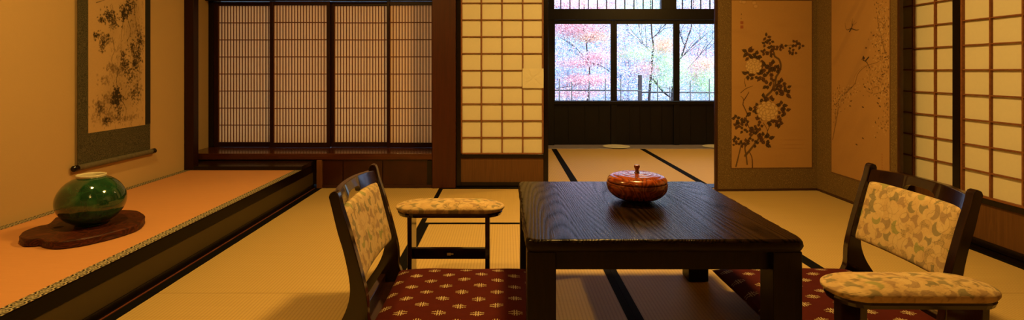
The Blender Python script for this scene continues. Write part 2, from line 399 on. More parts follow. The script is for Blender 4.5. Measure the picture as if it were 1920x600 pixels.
FRAMEW = wood('dark_red_sash_wood', (.012, .0022, .0008), (.022, .004, .0012), (14, 14, .7), .35, .3, .08)
struct('trim_2', MB().box(XL, XL+.065, 3.56, 3.62, .178, 2.4), FRAMEW, 'slim red brown post at the far end of the alcove', bevel=.003)
def lattice_window(i, x0, x1, y, label, fl=.03, fr=.03):
    z0, z1 = .253, 1.392; gz0, gz1 = .290, 1.362
    r = tag(empty('window_%d' % i, ((x0+x1)/2, y, z0)), label, None, None, 'structure'); L = r.location
    f = MB().box(x0, x0+fl, y-.014, y+.014, z0, z1).box(x1-fr, x1, y-.014, y+.014, z0, z1)
    f.box(x0+fl, x1-fr, y-.014, y+.014, z0, gz0).box(x0+fl, x1-fr, y-.014, y+.014, gz1, z1)
    inw(f, 'frame', FRAMEW, r, bevel=.002)
    k = MB(); a, b = x0+fl, x1-fr; n = 18; pit = (b-a)/(n+.2)
    for j in range(n+1): k.box(a+j*pit, a+j*pit+pit*.27, y-.003, y+.001, gz0, gz1)
    for j in range(1, 8):
        z = gz0+(gz1-gz0)*j/8; k.box(a, b, y-.0035, y+.001, z-.0035, z+.0035)
    inw(k, 'lattice', KUMIKO2, r)
    inw(MB().box(a, b, y+.0015, y+.004, gz0, gz1), 'paper', SHOJI2, r)
lattice_window(1, -2.290, -1.815, BY+.015, 'leftmost vertical lattice paper window of the bay', .031, .024)
lattice_window(2, -1.838, -1.368, BY-.016, 'second vertical lattice paper window from the left', .027, .025)
lattice_window(3, -1.372, -.908, BY+.015, 'third vertical lattice paper window from the left', .025, .021)
lattice_window(4, -.925, -.46, BY-.016, 'lattice paper window beside the broad pillar', .021, .021)
struct('trim_13', MB().box(-2.33, -2.290, BY-.003, BY+.05, .252, 1.42).box(-2.33, -.46, BY-.05, BY+.05, 1.394, 1.47), BLACK, 'black frame around the four lattice windows', bevel=.002)

# ------------------------------------------------------------------ shoji doors
def shoji(i, x0, x1, label, cols=4, patch=False, loc=(0, 0, 0), rz=0, first_row=.243, st=.048, inner=.0):
    r = tag(empty('door_%d' % i, loc, rz), label, None, None, 'structure')
    H = 1.758; t = .015; rz0, rz1 = .213, .240
    f = MB().box(x0, x0+st, -t, t, .005, H).box(x1-st, x1, -t, t, .005, H)
    f.box(x0+st, x1-st, -t, t, .005, .036).box(x0+st, x1-st, -t, t, rz0, rz1).box(x0+st, x1-st, -t, t, H-.04, H)
    f.build('frame', BLACK, r, .002)
    MB().box(x0+st, x1-st, -.004, .004, .036, rz0).build('lower_board', BOARD, r)
    a, b = x0+st, x1-st; k = MB(); g = .006; pz = (H-.04-rz1)/12
    k.box(a, a+.010, -.012, .003, rz1, H-.04).box(b-.010, b, -.012, .003, rz1, H-.04)
    k.box(a, b, -.012, .003, rz1, rz1+.009)
    for j in range(1, cols): x = a+(b-a)*j/cols; k.box(x-g/2-.001, x+g/2+.001, -.010, .003, rz1, H-.04)
    for j in range(1, 12): z = rz1+pz*j; k.box(a, b, -.009, .003, z-g/2, z+g/2)
    k.build('lattice', KUMIKO, r)
    MB().box(a, b, .0032, .006, rz1, H-.04).build('paper', SHOJI, r)
    if patch:
        cw = (b-a)/cols; cx = b-cw/2; pz0 = rz1+pz*4-.008; pz1 = rz1+pz*5+.012; pm = MB()
        cz = (pz0+pz1)/2; x_0, x_1 = cx-cw/2-.006, b+.001; n = 16; ring = []
        for q in range(n):                                   # glued square with soft star creases
            a_ = 2*math.pi*q/n; ca, sa = math.cos(a_), math.sin(a_); m_ = max(abs(ca), abs(sa))
            ring.append((cx+ca/m_*(x_1-x_0)/2, -.0125-(.0012 if q % 2 else 0), cz+sa/m_*(pz1-pz0)/2))
        mid = [(cx+(p[0]-cx)*.3, -.0132-(0 if q % 4 == 2 else .002), cz+(p[2]-cz)*.3) for q, p in enumerate(ring)]
        vs = ring+mid+[(cx, -.0140, cz)]; fs = [(q, (q+1) % n, n+(q+1) % n, n+q) for q in range(n)]+[(n+q, n+(q+1) % n, 2*n) for q in range(n)]
        vs += [(p[0], -.0100, p[2]) for p in ring]; fs += [(q, 2*n+1+q, 2*n+1+(q+1) % n, (q+1) % n) for q in range(n)]
        pm.add(vs, fs).build('paper_patch', SHOJI, r)
    return r
shoji(1, -.361, .312, 'sliding paper door with a glued patch left of the doorway', 4, True, (0, YB+.035, 0), 0, st=.034)
# right wall: local x runs towards the viewer
shoji(2, -1.5, -.635, 'far paper door on the right wall, partly behind the folding screen', 5, False, (XR+.052, 2.02, 0), -math.pi/2, st=.05)
shoji(3, -.675, .205, 'near paper door on the right wall behind the right floor chair', 5, False, (XR+.016, 2.02, 0), -math.pi/2, st=.045)
shoji(4, .165, 1.045, 'paper door on the right wall beside the viewer', 5, False, (XR+.052, 2.02, 0), -math.pi/2, st=.045)

# ------------------------------------------------------------------ far room
WY = 6.0
struct('wall_far_left', MB().box(-.55, -.44, YB+.13, 6.25, -.05, 2.4), PLASTER, 'left wall of the far room')
struct('wall_far_right', MB().box(3.43, 3.55, YB+.13, 6.25, -.05, 2.4), PLASTER, 'right wall of the far room')
struct('wall_far_near', MB().box(XR+.02, 3.43, YB+.02, YB+.13, -.05, 2.4), PLASTER, 'wall of the far room beside the folding screen')
struct('trim_14', MB().box(-.44, 3.43, 5.727, WY+.08, -.05, .004), SHEENX, 'dark wooden sill with painted bluish window sheen at the foot of the garden windows', bevel=.002)
m = MB().box(-.44, 3.43, WY+.02, WY+.06, .0, .48)
for x in (.56, .72, .91, 1.07, 1.24, 1.42, 1.54, 1.66, 1.79, 1.95, 2.12, 2.3, 2.5, 2.7, 2.9, 3.1): m.box(x, x+.006, WY+.014, WY+.02, .03, .47)
m.box(-.44, .485, WY+.02, WY+.06, .48, 2.4); m.box(-.44, 3.43, WY+.02, WY+.06, 2.2, 2.4)
struct('wall_far', m, DARKSTAIN, 'black stained board wall below the garden windows')
m = MB().box(.48, .555, WY-.02, WY+.06, .0, 2.2)
m.box(.48, 3.43, WY-.03, WY+.06, 1.432, 1.555)
for px_ in (1.205, 1.92, 2.636): m.box(px_, px_+.065, WY-.002, WY+.03, .004, .467)
m.box(.48, 3.43, WY-.012, WY+.06, .468, .502).box(.48, 3.43, WY-.012, WY+.06, 2.16, 2.2)
struct('trim_15', m, DARKSTAIN, 'black posts and beam framing the garden windows', bevel=.003)
struct('trim_16', MB().box(1.775, 1.945, WY-.02, WY+.05, 1.555, 2.16), DARKSTAIN, 'black post between the upper garden windows')
def glassmat():
    t = NT('window_glass'); gl = t.n('ShaderNodeBsdfGlossy'); gl.inputs['Roughness'].default_value = .01
    tr = t.n('ShaderNodeBsdfTransparent'); fr = t.n('ShaderNodeFresnel'); fr.inputs[0].default_value = 1.5
    mx = t.n('ShaderNodeMixShader'); t.link(fr.outputs[0], mx.inputs[0]); t.link(tr.outputs[0], mx.inputs[1]); t.link(gl.outputs[0], mx.inputs[2])
    t.link(mx.outputs[0], t.out.inputs[0]); return t.m
GLASS = glassmat()
names = ['left garden window with red maple leaves outside', 'middle garden window with the leaning dark trunk outside',
         'right garden window cut off by the folding screen', 'garden window hidden behind the folding screen']
for i, (a, b) in enumerate(((.557, 1.236), (1.238, 1.952), (1.954, 2.668), (2.670, 3.38))):
    r = tag(empty('window_%d' % (i+5), ((a+b)/2, WY, .502)), names[i], None, None, 'structure')
    y0 = WY+.012; s = .034
    sl = .008 if i == 0 else s
    inw(MB().box(a, a+sl, y0-.015, y0+.015, .504, 1.430).box(b-s, b, y0-.015, y0+.015, .504, 1.430).box(a+sl, b-s, y0-.015, y0+.015, 1.386, 1.430).box(a+sl, b-s, y0-.015, y0+.015, .504, .512), 'frame', DARKSTAIN, r, bevel=.002)
    inw(MB().box(a+sl, b-s, y0-.002, y0+.002, .51, 1.39), 'pane', GLASS, r)
for i, (a, b) in enumerate(((.557, 1.773), (1.947, 3.38))):
    r = tag(empty('window_%d' % (i+9), ((a+b)/2, WY, 1.556)), ['upper barred window over the left garden windows', 'upper barred window beside the folding screen'][i], None, None, 'structure')
    k = MB(); n = int((b-a)/.1045)
    for j in range(1, n+1): x = a+.0-.03+j*.1045; k.box(x-.005, x+.005, WY-.002, WY+.012, 1.556, 2.158)
    inw(k, 'bars', DARKSTAIN, r)
    inw(MB().box(a, b, WY+.02, WY+.024, 1.556, 2.158), 'pane', GLASS, r)

WHITE = plain('white_disc', (.8, .8, .8), .25, .5)
for k_, (px, lab) in enumerate(((1155, 'white round shallow disc on the dark sill below the middle window'), (1343, 'white round shallow disc on the dark sill beside the folding screen'))):
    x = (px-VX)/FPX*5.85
    tag(MB().lathe([(0, .0045), (.06, .0045), (.11, .0075), (.148, .012), (.150, .0135), (.146, .014), (.10, .010), (.0, .008)], (0, 0, 0), 40).build('shallow_disc', WHITE, smooth=True, loc=(x, 5.84, 0)), lab, 'dish', None)  # thin white discs lying on the far sill

# pendant lamp of the far room (seen reflected in the upper glass)
pl = tag(empty('pendant_lamp', (1.22, 4.55, 1.78)), 'square paper pendant lamp hanging in the far room', 'lamp')
lm = NT('lit_lamp_paper'); lm.b.inputs['Emission Color'].default_value = (1, .62, .24, 1); lm.b.inputs['Emission Strength'].default_value = 5; lm.set((.8, .7, .5), .8)
MB().box(-.16, .16, -.16, .16, 0, .16).build('lamp_shade', lm.m, pl, .004)
fr = MB()
for sx in (-1, 1):
    for sy in (-1, 1): fr.box(sx*.165-.008, sx*.165+.008, sy*.165-.008, sy*.165+.008, -.01, .17)
    for z in (-.008, .160): fr.box(sx*.165-.006, sx*.165+.006, -.165, .165, z, z+.012); fr.box(-.165, .165, sx*.165-.006, sx*.165+.006, z, z+.012)
fr.build('lamp_frame', BLACK, pl); MB().tube([(0, 0, .165), (0, 0, .62)], .004).build('cord', BLACK, pl)

# ------------------------------------------------------------------ low table
def table_top_mat():
    t = NT('dark_grained_tabletop')
    v = t.coord((1.0, .085, 1)); w = t.noise(v, 3.4, 1.5, .10)
    rings = t.math('SINE', t.math('MULTIPLY', w, 400)); fine = t.noise(t.coord((330, 12, 40)), 1, 4)
    h = t.math('ADD', t.math('MULTIPLY', rings, .22), fine)
    lines = t.math('MULTIPLY', t.math('ADD', rings, 1), .5)
    c = t.mix(lines, (.004, .0019, .0011), (.017, .008, .0042)); c = t.mix(t.math('MULTIPLY', fine, .5), c, (.004, .0025, .002))
    t.bump(h, .5, .0008)
    rg = t.n('ShaderNodeMapRange'); t.link(fine, rg.inputs[0]); rg.inputs[3].default_value = .15; rg.inputs[4].default_value = .30
    sp = t.math('MULTIPLY_ADD', t.math('POWER', lines, .5), .13, t.math('MULTIPLY_ADD', fine, .22, -.06)); m_ = t.set(c, rg.outputs[0], .16); t.link(sp, t.b.inputs['Specular IOR Level']); return m_
TOPM = table_top_mat()
TLEG = wood('dark_brown_table_wood', (.005, .0020, .0006), (.011, .0042, .0012), (14, 14, 1), .42, .22, .15)
TX0, TX1, TY0, TY1, TZ = .053, .823, 1.432, 2.205, .388
tb = tag(empty('low_table', ((TX0+TX1)/2, (TY0+TY1)/2, 0)), 'dark brown low square table with thick hand hewn top on the tatami', 'table')
hx, hy = (TX1-TX0)/2, (TY1-TY0)/2
ol = []
cr = .028
for cx, cy, a0 in ((hx-cr, hy-cr, 0), (-hx+cr, hy-cr, 90), (-hx+cr, -hy+cr, 180), (hx-cr, -hy+cr, 270)):
    for q in range(7):
        a = math.radians(a0+q*15); ol.append((cx+cr*math.cos(a), cy+cr*math.sin(a)))
dense = []
for i in range(len(ol)):
    p, q = np.array(ol[i]), np.array(ol[(i+1) % len(ol)]); n = max(1, int(np.linalg.norm(q-p)/.014))
    for k in range(n): dense.append(p+(q-p)*k/n)
def wob(i, s): return .0011*math.sin(i*.9+s)+.0009*math.sin(i*2.3+s*3)+.0012*math.sin(i*.23+s)
m = MB(); N = len(dense); layers = [(TZ-.035, .010), (TZ-.033, .004), (TZ-.020, .0), (TZ-.008, .0015), (TZ-.003, .004), (TZ-.0006, .0075), (TZ, .0115)]
for s_, (z, ins) in enumerate(layers):
    for i, p in enumerate(dense):
        d = ins+wob(i, s_*.5)*(1 if 0 < s_ < 6 else .4); m.v.append((p[0]*(1-d/hx), p[1]*(1-d/hy), z+(.0012*math.sin(i*1.7+s_) if 2 < s_ < 5 else 0)))
for s_ in range(len(layers)-1):
    for i in range(N): j = (i+1) % N; m.f.append((s_*N+i, s_*N+j, (s_+1)*N+j, (s_+1)*N+i))
m.f += [tuple(range(N))[::-1], tuple(range((len(layers)-1)*N, len(layers)*N))]
o = m.build('tabletop', TOPM, tb); o.data.materials.append(TLEG); o.data.polygons.foreach_set('material_index', [1 if len(p.vertices) == 4 and p.center.z < TZ-.009 else 0 for p in o.data.polygons]); o.data.polygons.foreach_set('use_smooth', [len(p.vertices) == 4 for p in o.data.polygons])
lw = .080
for sx in (-1, 1):
    for sy in (-1, 1):
        x = sx*(hx-.006-lw/2); y = sy*(hy-.012-lw/2); MB().box(x-lw/2, x+lw/2, y-lw/2, y+lw/2, .001, TZ-.035).build('leg', TLEG, tb, .004)
ax = hx-.006-lw; ay = hy-.012-lw
for sy in (-1, 1): MB().box(-ax, ax, sy*(hy-.05)-.012, sy*(hy-.05)+.012, TZ-.094, TZ-.035).build('apron', TLEG, tb, .002)
for sx in (-1, 1): MB().box(sx*(hx-.05)-.012, sx*(hx-.05)+.012, -ay, ay, TZ-.094, TZ-.035).build('apron', TLEG, tb, .002)

# lidded bowl on the table
def bowlmat():
    t = NT('turned_zelkova_wood'); v = t.coord((1, 1, 1.4)); w = t.noise(v, 9, 3, .8); r = t.math('SINE', t.math('MULTIPLY', w, 75))
    f = t.noise(t.coord((4, 4, 60)), 4, 3); c = t.ramp(t.math('MULTIPLY', t.math('ADD', r, 1), .5), [(0, (.10, .016, .004)), (.5, (.22, .038, .008)), (1, (.31, .062, .012))])
    c = t.mix(t.math('MULTIPLY', f, .35), c, (.20, .04, .012)); return t.set(c, .2, .5, .5, .08)
BOWL = bowlmat()
bx, by = .470, 1.880
bw = tag(empty('lidded_bowl', (bx, by, TZ)), 'round reddish brown turned wooden bowl with knobbed lid on the low table', 'bowl')
body = smooth_curve([(.0, .001), (.040, .001), (.050, .003), (.080, .013), (.100, .029), (.1062, .045), (.1064, .053), (.1055, .0585), (.1035, .0598), (.098, .0598)], 5)
MB().lathe(body, k=96).build('body', BOWL, bw, smooth=True)
lid = [(.102, .0605), (.1045, .0612), (.1048, .0635), (.1025, .069), (.0965, .0745), (.0885, .0785), (.086, .0780), (.083, .0795), (.074, .0822), (.0620, .0842), (.060, .0836), (.0580, .0845), (.044, .0858), (.043, .0851), (.041, .0858), (.02, .0862), (.0, .0862)]
ld = MB().lathe(lid, k=96).build('lid', BOWL, bw, smooth=True)
kn = smooth_curve([(.0, .0858), (.0095, .086), (.0065, .091), (.0062, .096), (.0098, .104), (.0105, .108), (.008, .111), (.0, .1115)], 4)
MB().lathe(kn, k=32).build('knob', plain('dark_knob_wood', (.13, .03, .010), .2, .5, .5), ld, smooth=True)

# ------------------------------------------------------------------ upholstery
def fan_cloth(u0, u1, v0, v1, seed, res=.0016):
    rs = random.Random(seed); base = np.array((.50, .345, .17)); cv = Canvas(u0, u1, v0, v1, res, base, .05)
    cols = [(.085, .095, .060), (.14, .19, .055), (.22, .135, .085), (.17, .12, .075), (.52, .38, .20), (.40, .26, .12), (.56, .42, .23)]
    def fan(cu, cvv, R, a0, col, al, form, dot, rim):
        q = cv.win(cu, cvv, R*1.2)
        if not q: return
        w_, U, V = q; x, y = U-cu, V-cvv; d = np.sqrt(x*x+y*y); ox, oy = math.cos(a0), math.sin(a0); px_, py_ = -oy, ox
        if form: msk = (d < R) & (((x+ox*R*.9)**2+(y+oy*R*.9)**2) > (R*1.0)**2)
        else:
            s1 = ((x-px_*R*1.1+ox*R*.35)**2+(y-py_*R*1.1+oy*R*.35)**2) > (R*.85)**2; s2 = ((x+px_*R*1.1+ox*R*.35)**2+(y+py_*R*1.1+oy*R*.35)**2) > (R*.85)**2
            msk = (d < R) & s1 & s2 & ((x*ox+y*oy) > -R*.8)
        if dot: msk = msk & ((np.sin(U*1500)*np.sin(V*1500)) > -.05)
        cv.blend(w_, msk.astype(np.float32), col, al)
        if rim: cv.blend(w_, ((abs(d-R) < .0009) & ((x*ox+y*oy) > 0)).astype(np.float32), (.20, .13, .06), .55)
    for st, pas in ((.044, 0), (.047, 1)):
        v = v0-.02; j = 0
        while v < v1+.03:
            u = u0-.02+(st/2 if j % 2 else 0)+.02*pas
            while u < u1+.03:
                c_, d_ = u+rs.uniform(-.005, .005), v+rs.uniform(-.005, .005); a0 = rs.choice([0, .8, 1.6, 2.4, 3.1, 3.9, 4.7, 5.5])+rs.uniform(-.3, .3)
                if pas == 0: fan(c_, d_, rs.uniform(.026, .034), a0, cols[rs.choice([4, 5, 5, 6])], .35, rs.random() < .5, False, True)
                elif rs.random() < .12: pass
                elif rs.random() < .25: fan(c_, d_, rs.uniform(.020, .026), a0, (.13, .10, .05), .7, rs.random() < .6, True, False)
                else: fan(c_, d_, rs.uniform(.018, .025), a0, cols[rs.choice([0, 0, 0, 1, 2, 2, 3])], .62, rs.random() < .45, False, False)
                u += st
            v += st*.9; j += 1
    return cv
CL1 = fan_cloth(-.26, .26, -.16, .16, 3); CL2 = fan_cloth(-.26, .26, -.18, .18, 9)

def chair_back_pad(parent):
    w2, z0, z1, th = .208, .205, .428, .016; nu, nv = 250, 150; vs = []; uu = []; vv = []
    for side in (1, -1):
        for j in range(nv+1):
            for i in range(nu+1):
                a, b = -1+2*i/nu, -1+2*j/nv; e = max(0, (1-abs(a)**14))**.5*max(0, (1-abs(b)**12))**.5
                y = a*w2; z = (z0+z1)/2+b*(z1-z0)/2; lean = .012-(z-.2)*.262
                bow = -.014*(1-a*a); t_ = th*e+.004*(1-a*a)*(1-b*b)
                vs.append((lean+bow+side*t_, y, z)); uu.append(y); vv.append(z-.315)
    n = nu+1; M = n*(nv+1); fs = []
    for s in (0, 1):
        for j in range(nv):
            for i in range(nu):
                q = (j*n+i, j*n+i+1, (j+1)*n+i+1, (j+1)*n+i); fs.append(tuple(k+s*M for k in (q if s == 0 else q[::-1])))
    per = [i for i in range(n)]+[j*n+nu for j in range(1, nv+1)]+[nv*n+i for i in range(nu-1, -1, -1)]+[j*n for j in range(nv-1, 0, -1)]
    for a, b in zip(per, per[1:]+per[:1]): fs.append((a, a+M, b+M, b))
    m = MB(); m.add(vs, fs); return m.build('backrest_pad', FABRIC, parent, smooth=True, colors=CL1.sample(np.array(uu), np.array(vv)))

def make_chair():
    r = empty('floor_chair', (-.450, 1.80, 0))
    rear = [(-.076, .476), (-.066, .437), (-.050, .37), (-.032, .31), (-.016, .234), (-.014, .18), (-.028, .13), (-.050, .09), (-.078, .05), (-.098, .018), (-.100, .0015)]
    front = [(.38, .0015), (.40, .012), (.38, .028), (.20, .032), (.10, .042), (.058, .07), (.042, .105), (.040, .14), (.036, .184), (.016, .266), (-.002, .33), (-.018, .385), (-.036, .44), (-.045, .478)]
    outl = smooth_curve(rear, 3)+smooth_curve(front, 3)+[(-.050, .488), (-.060, .492), (-.071, .487)]
    for sy in (-1, 1): MB().prism(outl, 'y', sy*.226-.015, sy*.226+.015).build('post', CHAIRW, r, .005, 3)
    # top rail, bowed to the rear, with a hand grip notch under it
    m = MB(); n = 40; z_t = .476
    for i in range(n+1):
        a = -1+2*i/n; y = a*.213; bow = -.034*(1-a*a)
        nt = .026*max(0, 1-(a/.34)**4)**.5 if abs(a) < .34 else 0
        zb = .421+nt; zt = z_t-.006*abs(a)**3
        for x, z in ((-.046+bow+.010, zb), (-.046+bow-.010, zb), (-.060+bow-.010, zt), (-.060+bow+.010, zt)): m.v.append((x, y, z))
    for i in range(n):
        for k in range(4): a, b = i*4+k, i*4+(k+1) % 4; m.f.append((a, b, b+4, a+4))
    m.f += [(3, 2, 1, 0), (n*4, n*4+1, n*4+2, n*4+3)]
    m.build('top_rail', CHAIRW, r, .003)
    chair_back_pad(r)
    MB().box(-.02, .38, -.212, .212, .0325, .044).build('seat_board', CHAIRW, r, .003)
    MB().box(-.030, -.008, -.211, .211, .03, .075).build('lower_rail', CHAIRW, r, .003)
    return r
def copy_tree(o, parent=None):
    c = o.copy(); COL.objects.link(c); c.parent = parent
    for ch in [q for q in bpy.data.objects if q.parent == o]: copy_tree(ch, c)
    return c
ch1 = make_chair()
tag(ch1, 'dark lacquered legless floor chair left of the low table, back turned left', 'chair', 'floor chairs at the low table')
ch2 = copy_tree(ch1); ch2.location = (1.362, 1.82, 0); ch2.rotation_euler = (0, 0, math.pi)
tag(ch2, 'dark lacquered legless floor chair right of the low table, showing its patterned backrest', 'chair', 'floor chairs at the low table')

bw.scale = (1, 1, 1.13)
# square seat cushions
def cushion():
    n = 120; h = .265; m = MB(); vs = []
    for side in (1, -1):
        for j in range(n+1):
            for i in range(n+1):
                a, b = -1+2*i/n, -1+2*j/n; e = (max(0, 1-abs(a)**5)*max(0, 1-abs(b)**5))**.5
                pull = 1-.03*(1-abs(a)**2)*abs(b)**6; pull2 = 1-.03*(1-abs(b)**2)*abs(a)**6
                z = .034+side*(.031*e if side > 0 else .030*e)+(.004*math.sin(a*5+1)*math.sin(b*4) if side > 0 else 0)*e
                vs.append((a*h*pull2, b*h*pull, z))
    N = n+1; M = N*N; fs = []
    for s in (0, 1):
        for j in range(n):
            for i in range(n):
                q = (j*N+i, j*N+i+1, (j+1)*N+i+1, (j+1)*N+i); fs.append(tuple(k+s*M for k in (q if s == 0 else q[::-1])))
    per = [i for i in range(N)]+[j*N+n for j in range(1, n+1)]+[n*N+i for i in range(n-1, -1, -1)]+[j*N for j in range(n-1, 0, -1)]
    for a, b in zip(per, per[1:]+per[:1]): fs.append((a, a+M, b+M, b))
    return m.add(vs, fs).build('seat_cushion', KASURI, smooth=True)
cu1 = cushion(); cu1.location = (-.145, 1.762, .0445)
tag(cu1, 'maroon square cushion with cream cross pattern on the left floor chair', 'cushion', 'maroon cushions on the floor chairs')
cu2 = cu1.copy(); COL.objects.link(cu2); cu2.location = (1.063, 1.768, .0445); cu2.rotation_euler = (0, 0, math.pi)
tag(cu2, 'maroon square cushion with cream cross pattern on the right floor chair', 'cushion', 'maroon cushions on the floor chairs')

# armrests
def stadium(hx, hy, k):
    out = []; r = hy*.98
    for s_, a0 in ((1, -90), (-1, 90)):
        for q in range(k+1):
            a = math.radians(a0+180*q/k); out.append((s_*(hx-r)+r*math.cos(a), r*math.sin(a)))
    d = []
    for i in range(len(out)):
        p, q = np.array(out[i]), np.array(out[(i+1) % len(out)]); n = max(1, int(np.linalg.norm(q-p)/.004))
        for t in range(n): d.append(tuple(p+(q-p)*t/n))
    return d
def make_armrest():
    r = empty('armrest', (-.228, 2.165, 0)); ol = stadium(.2205, .076, 40); N = len(ol)
    prof = [(.96, .0), (.992, .004), (1.010, .009), (1.012, .014)]+[(1.012*math.cos(q_*math.pi/96), .014+.026*math.sin(q_*math.pi/96)) for q_ in range(1, 47)]
    m = MB(); cu, cv_ = [], []; arc = 0; last = None
    for k, (s, z) in enumerate(prof):
        if last: arc += math.hypot((s-last[0])*.092, z-last[1])
        last = (s, z)
        for (x, y) in ol:
            m.v.append((x*(1-(1-s)*(.092/.2205 if abs(x) > .13 else .6)) if False else (x-(.1285 if x > 0 else -.1285)*(abs(x) > .1285)*0)*s, y*s, .280+z))
            ny = 1 if y == 0 else y/abs(y); cu.append(x*s); cv_.append(y*s-.0+(-(.05-z) if y < 0 else (.05-z))*1.0)
    for k in range(len(prof)-1):
        for i in range(N): j = (i+1) % N; m.f.append((k*N+i, k*N+j, (k+1)*N+j, (k+1)*N+i))
    m.f.append(tuple(range((len(prof)-1)*N, len(prof)*N))); m.f.append(tuple(range(N))[::-1])
    m.build('arm_pad', FABRIC, r, smooth=True, colors=CL2.sample(np.array(cu), np.array(cv_)))
    rm = MB(); o2 = ol[::3]
    for z, s in ((.262, .90), (.264, .955), (.274, .975), (.281, .96)): rm.v += [(x*s, y*s, z) for x, y in o2]
    n = len(o2)
    for k in range(3):
        for i in range(n): j = (i+1) % n; rm.f.append((k*n+i, k*n+j, (k+1)*n+j, (k+1)*n+i))
    rm.f += [tuple(range(n))[::-1], tuple(range(3*n, 4*n))]; rm.build('rim', CHAIRW, r, smooth=False)
    for sx, x in ((-1, -.158), (1, .155)):
        MB().prism([(-.060, .001), (.060, .001), (.054, .13), (.058, .262), (-.058, .262), (-.054, .13)], 'x', x-.009, x+.009).build('leg', CHAIRW, r, .002)
    st = MB().box(-.149, .146, -.010, .010, .078, .122).build('stretcher', CHAIRW, r, .002)
    MB().box(-.012, .003, -.0135, -.0095, .094, .104).box(.003, .014, -.0125, -.0095, .097, .101).build('latch', plain('pale_brass', (.62, .50, .28), .3, .6), st)
    return r
ar1 = make_armrest(); tag(ar1, 'padded armrest with fan pattern standing behind the left floor cushion', 'armrest', 'padded armrests beside the floor chairs')
ar2 = copy_tree(ar1); ar2.location = (1.052, 1.374, 0); ar2.scale = (.974,)*3; ar2.rotation_euler = (0, 0, math.pi-.01)
tag(ar2, 'padded armrest with fan pattern at lower right, in front of the right floor chair', 'armrest', 'padded armrests beside the floor chairs')

# ------------------------------------------------------------------ alcove things
def vasemat():
    t = NT('green_crackle_glaze'); v = t.coord(); n = t.noise(v, 14, 5, 1.2); vo = t.n('ShaderNodeTexVoronoi', feature='DISTANCE_TO_EDGE'); t.link(v, vo.inputs['Vector']); vo.inputs['Scale'].default_value = 34
    c = t.ramp(n, [(.3, (.004, .024, .010)), (.55, (.010, .058, .022)), (.75, (.035, .115, .045))])
    c = t.mix(t.math('MULTIPLY', t.math('LESS_THAN', vo.outputs['Distance'], .03), .12), c, (.07, .14, .06))
    t.bump(n, .35, .004); return t.set(c, .08, .6, .6, .03)
VC = P(173, 417, .210)
vx, vy = -1.735, 2.20
vs_ = tag(empty('ceramic_vase', (vx, vy, .2092)), 'squat green glazed ceramic vase on the burl wood board in the alcove', 'vase')
prof = smooth_curve([(.0, .002), (.052, .002), (.060, .008), (.090, .030), (.114, .062), (.1225, .094), (.119, .125), (.105, .155), (.085, .178), (.064, .191), (.0525, .196), (.050, .199)], 5)
MB().lathe(prof, k=96).build('body', vasemat(), vs_, smooth=True)
rim = smooth_curve([(.0500, .1975), (.0520, .202), (.0525, .207), (.0505, .209), (.046, .207), (.044, .200), (.043, .15), (.040, .10), (.0, .02)], 4)
o = MB().lathe(rim, k=64).build('rim', plain('cream_glaze', (.62, .58, .44), .2, .5, 0, .1, 20), vs_, smooth=True); o['label'] = 'cream glazed rim and inside'

def burlmat():
    t = NT('burl_wood_slab'); v = t.coord((1, 1, 2)); w = t.noise(v, 7, 2, 1.5); r = t.math('SINE', t.math('MULTIPLY', w, 60))
    c = t.ramp(t.math('MULTIPLY', t.math('ADD', r, 1), .5), [(0, (.026, .0045, .0012)), (.6, (.050, .0085, .002)), (1, (.085, .017, .004))]); return t.set(c, .5, .3)
BURL = burlmat()
top_px = [(36, 441), (44, 434), (66, 425), (90, 420), (99, 412), (112, 405), (150, 399), (190, 396), (234, 393.5), (255, 394.5), (268, 400), (271.5, 407), (258, 420), (210, 435), (165, 445.5), (126, 451.5), (98, 453), (81, 450), (72, 447), (60, 448.5), (42, 447.5)]
zt = .2085
wp = [P(a, b, zt)[:2] for a, b in top_px]; wc = (vx, vy)
out = smooth_curve([(p[0]-wc[0], p[1]-wc[1]) for p in wp], 5, True)
m = MB(); N = len(out)
for k, (z, s) in enumerate(((.0, .985), (.004, 1.0), (.014, .993), (.026, 1.0), (.030, .985))):
    for i, p in enumerate(out): m.v.append((p[0]*(s+.008*math.sin(i*.7+k)), p[1]*(s+.008*math.sin(i*.9+k)), z))
for k in range(4):
    for i in range(N): j = (i+1) % N; m.f.append((k*N+i, k*N+j, (k+1)*N+j, (k+1)*N+i))
m.f += [tuple(range(N))[::-1], tuple(range(4*N, 5*N))]
db = tag(m.build('display_board', BURL, loc=(vx, vy, .1785)), 'irregular dark red burl wood slab under the green vase in the alcove', 'board')
kp = P(110, 426, zt); MB().lathe([(0, .0), (.016, .0), (.018, .0006), (0, .0008)], k=7).build('knot_hole', plain('dark_knot', (.008, .004, .003), .9), db, loc=(kp[0]-vx, kp[1]-vy, .0300))

# ------------------------------------------------------------------ hanging scroll on the left wall
SX = XL+.018
def S(px, py):                                          # photo pixel on the scroll plane -> (Y, z)
    Y = FPX*SX/(px-VX); return (Y, CH-(py-VY)*Y/FPX)
sc_ = tag(empty('hanging_scroll', (SX, 2.92, .36)), 'tall hanging scroll with an ink landscape on the left alcove wall', 'scroll')
GREEN = brocade('grey_green_brocade', (.045, .040, .024), (.088, .076, .042), 42, .47)
GREEN2 = plain('dark_edge_cloth', (.020, .018, .014), .8, .2, 0, .2, 80)
inw(MB().box(SX-.002, SX+.0005, 2.655, 3.195, .358, 2.05), 'brocade_mount', GREEN, sc_)
inw(MB().box(SX-.003, SX+.0012, 3.150, 3.196, .53, 2.05), 'side_strip', GREEN2, sc_)
inw(MB().tube([(SX+.004, 2.65, .360), (SX+.004, 3.20, .360)], .0145, 20), 'roller', plain('greyish_roller_cloth', (.12, .10, .065), .7, .3, 0, .4, 60), sc_, smooth=False)
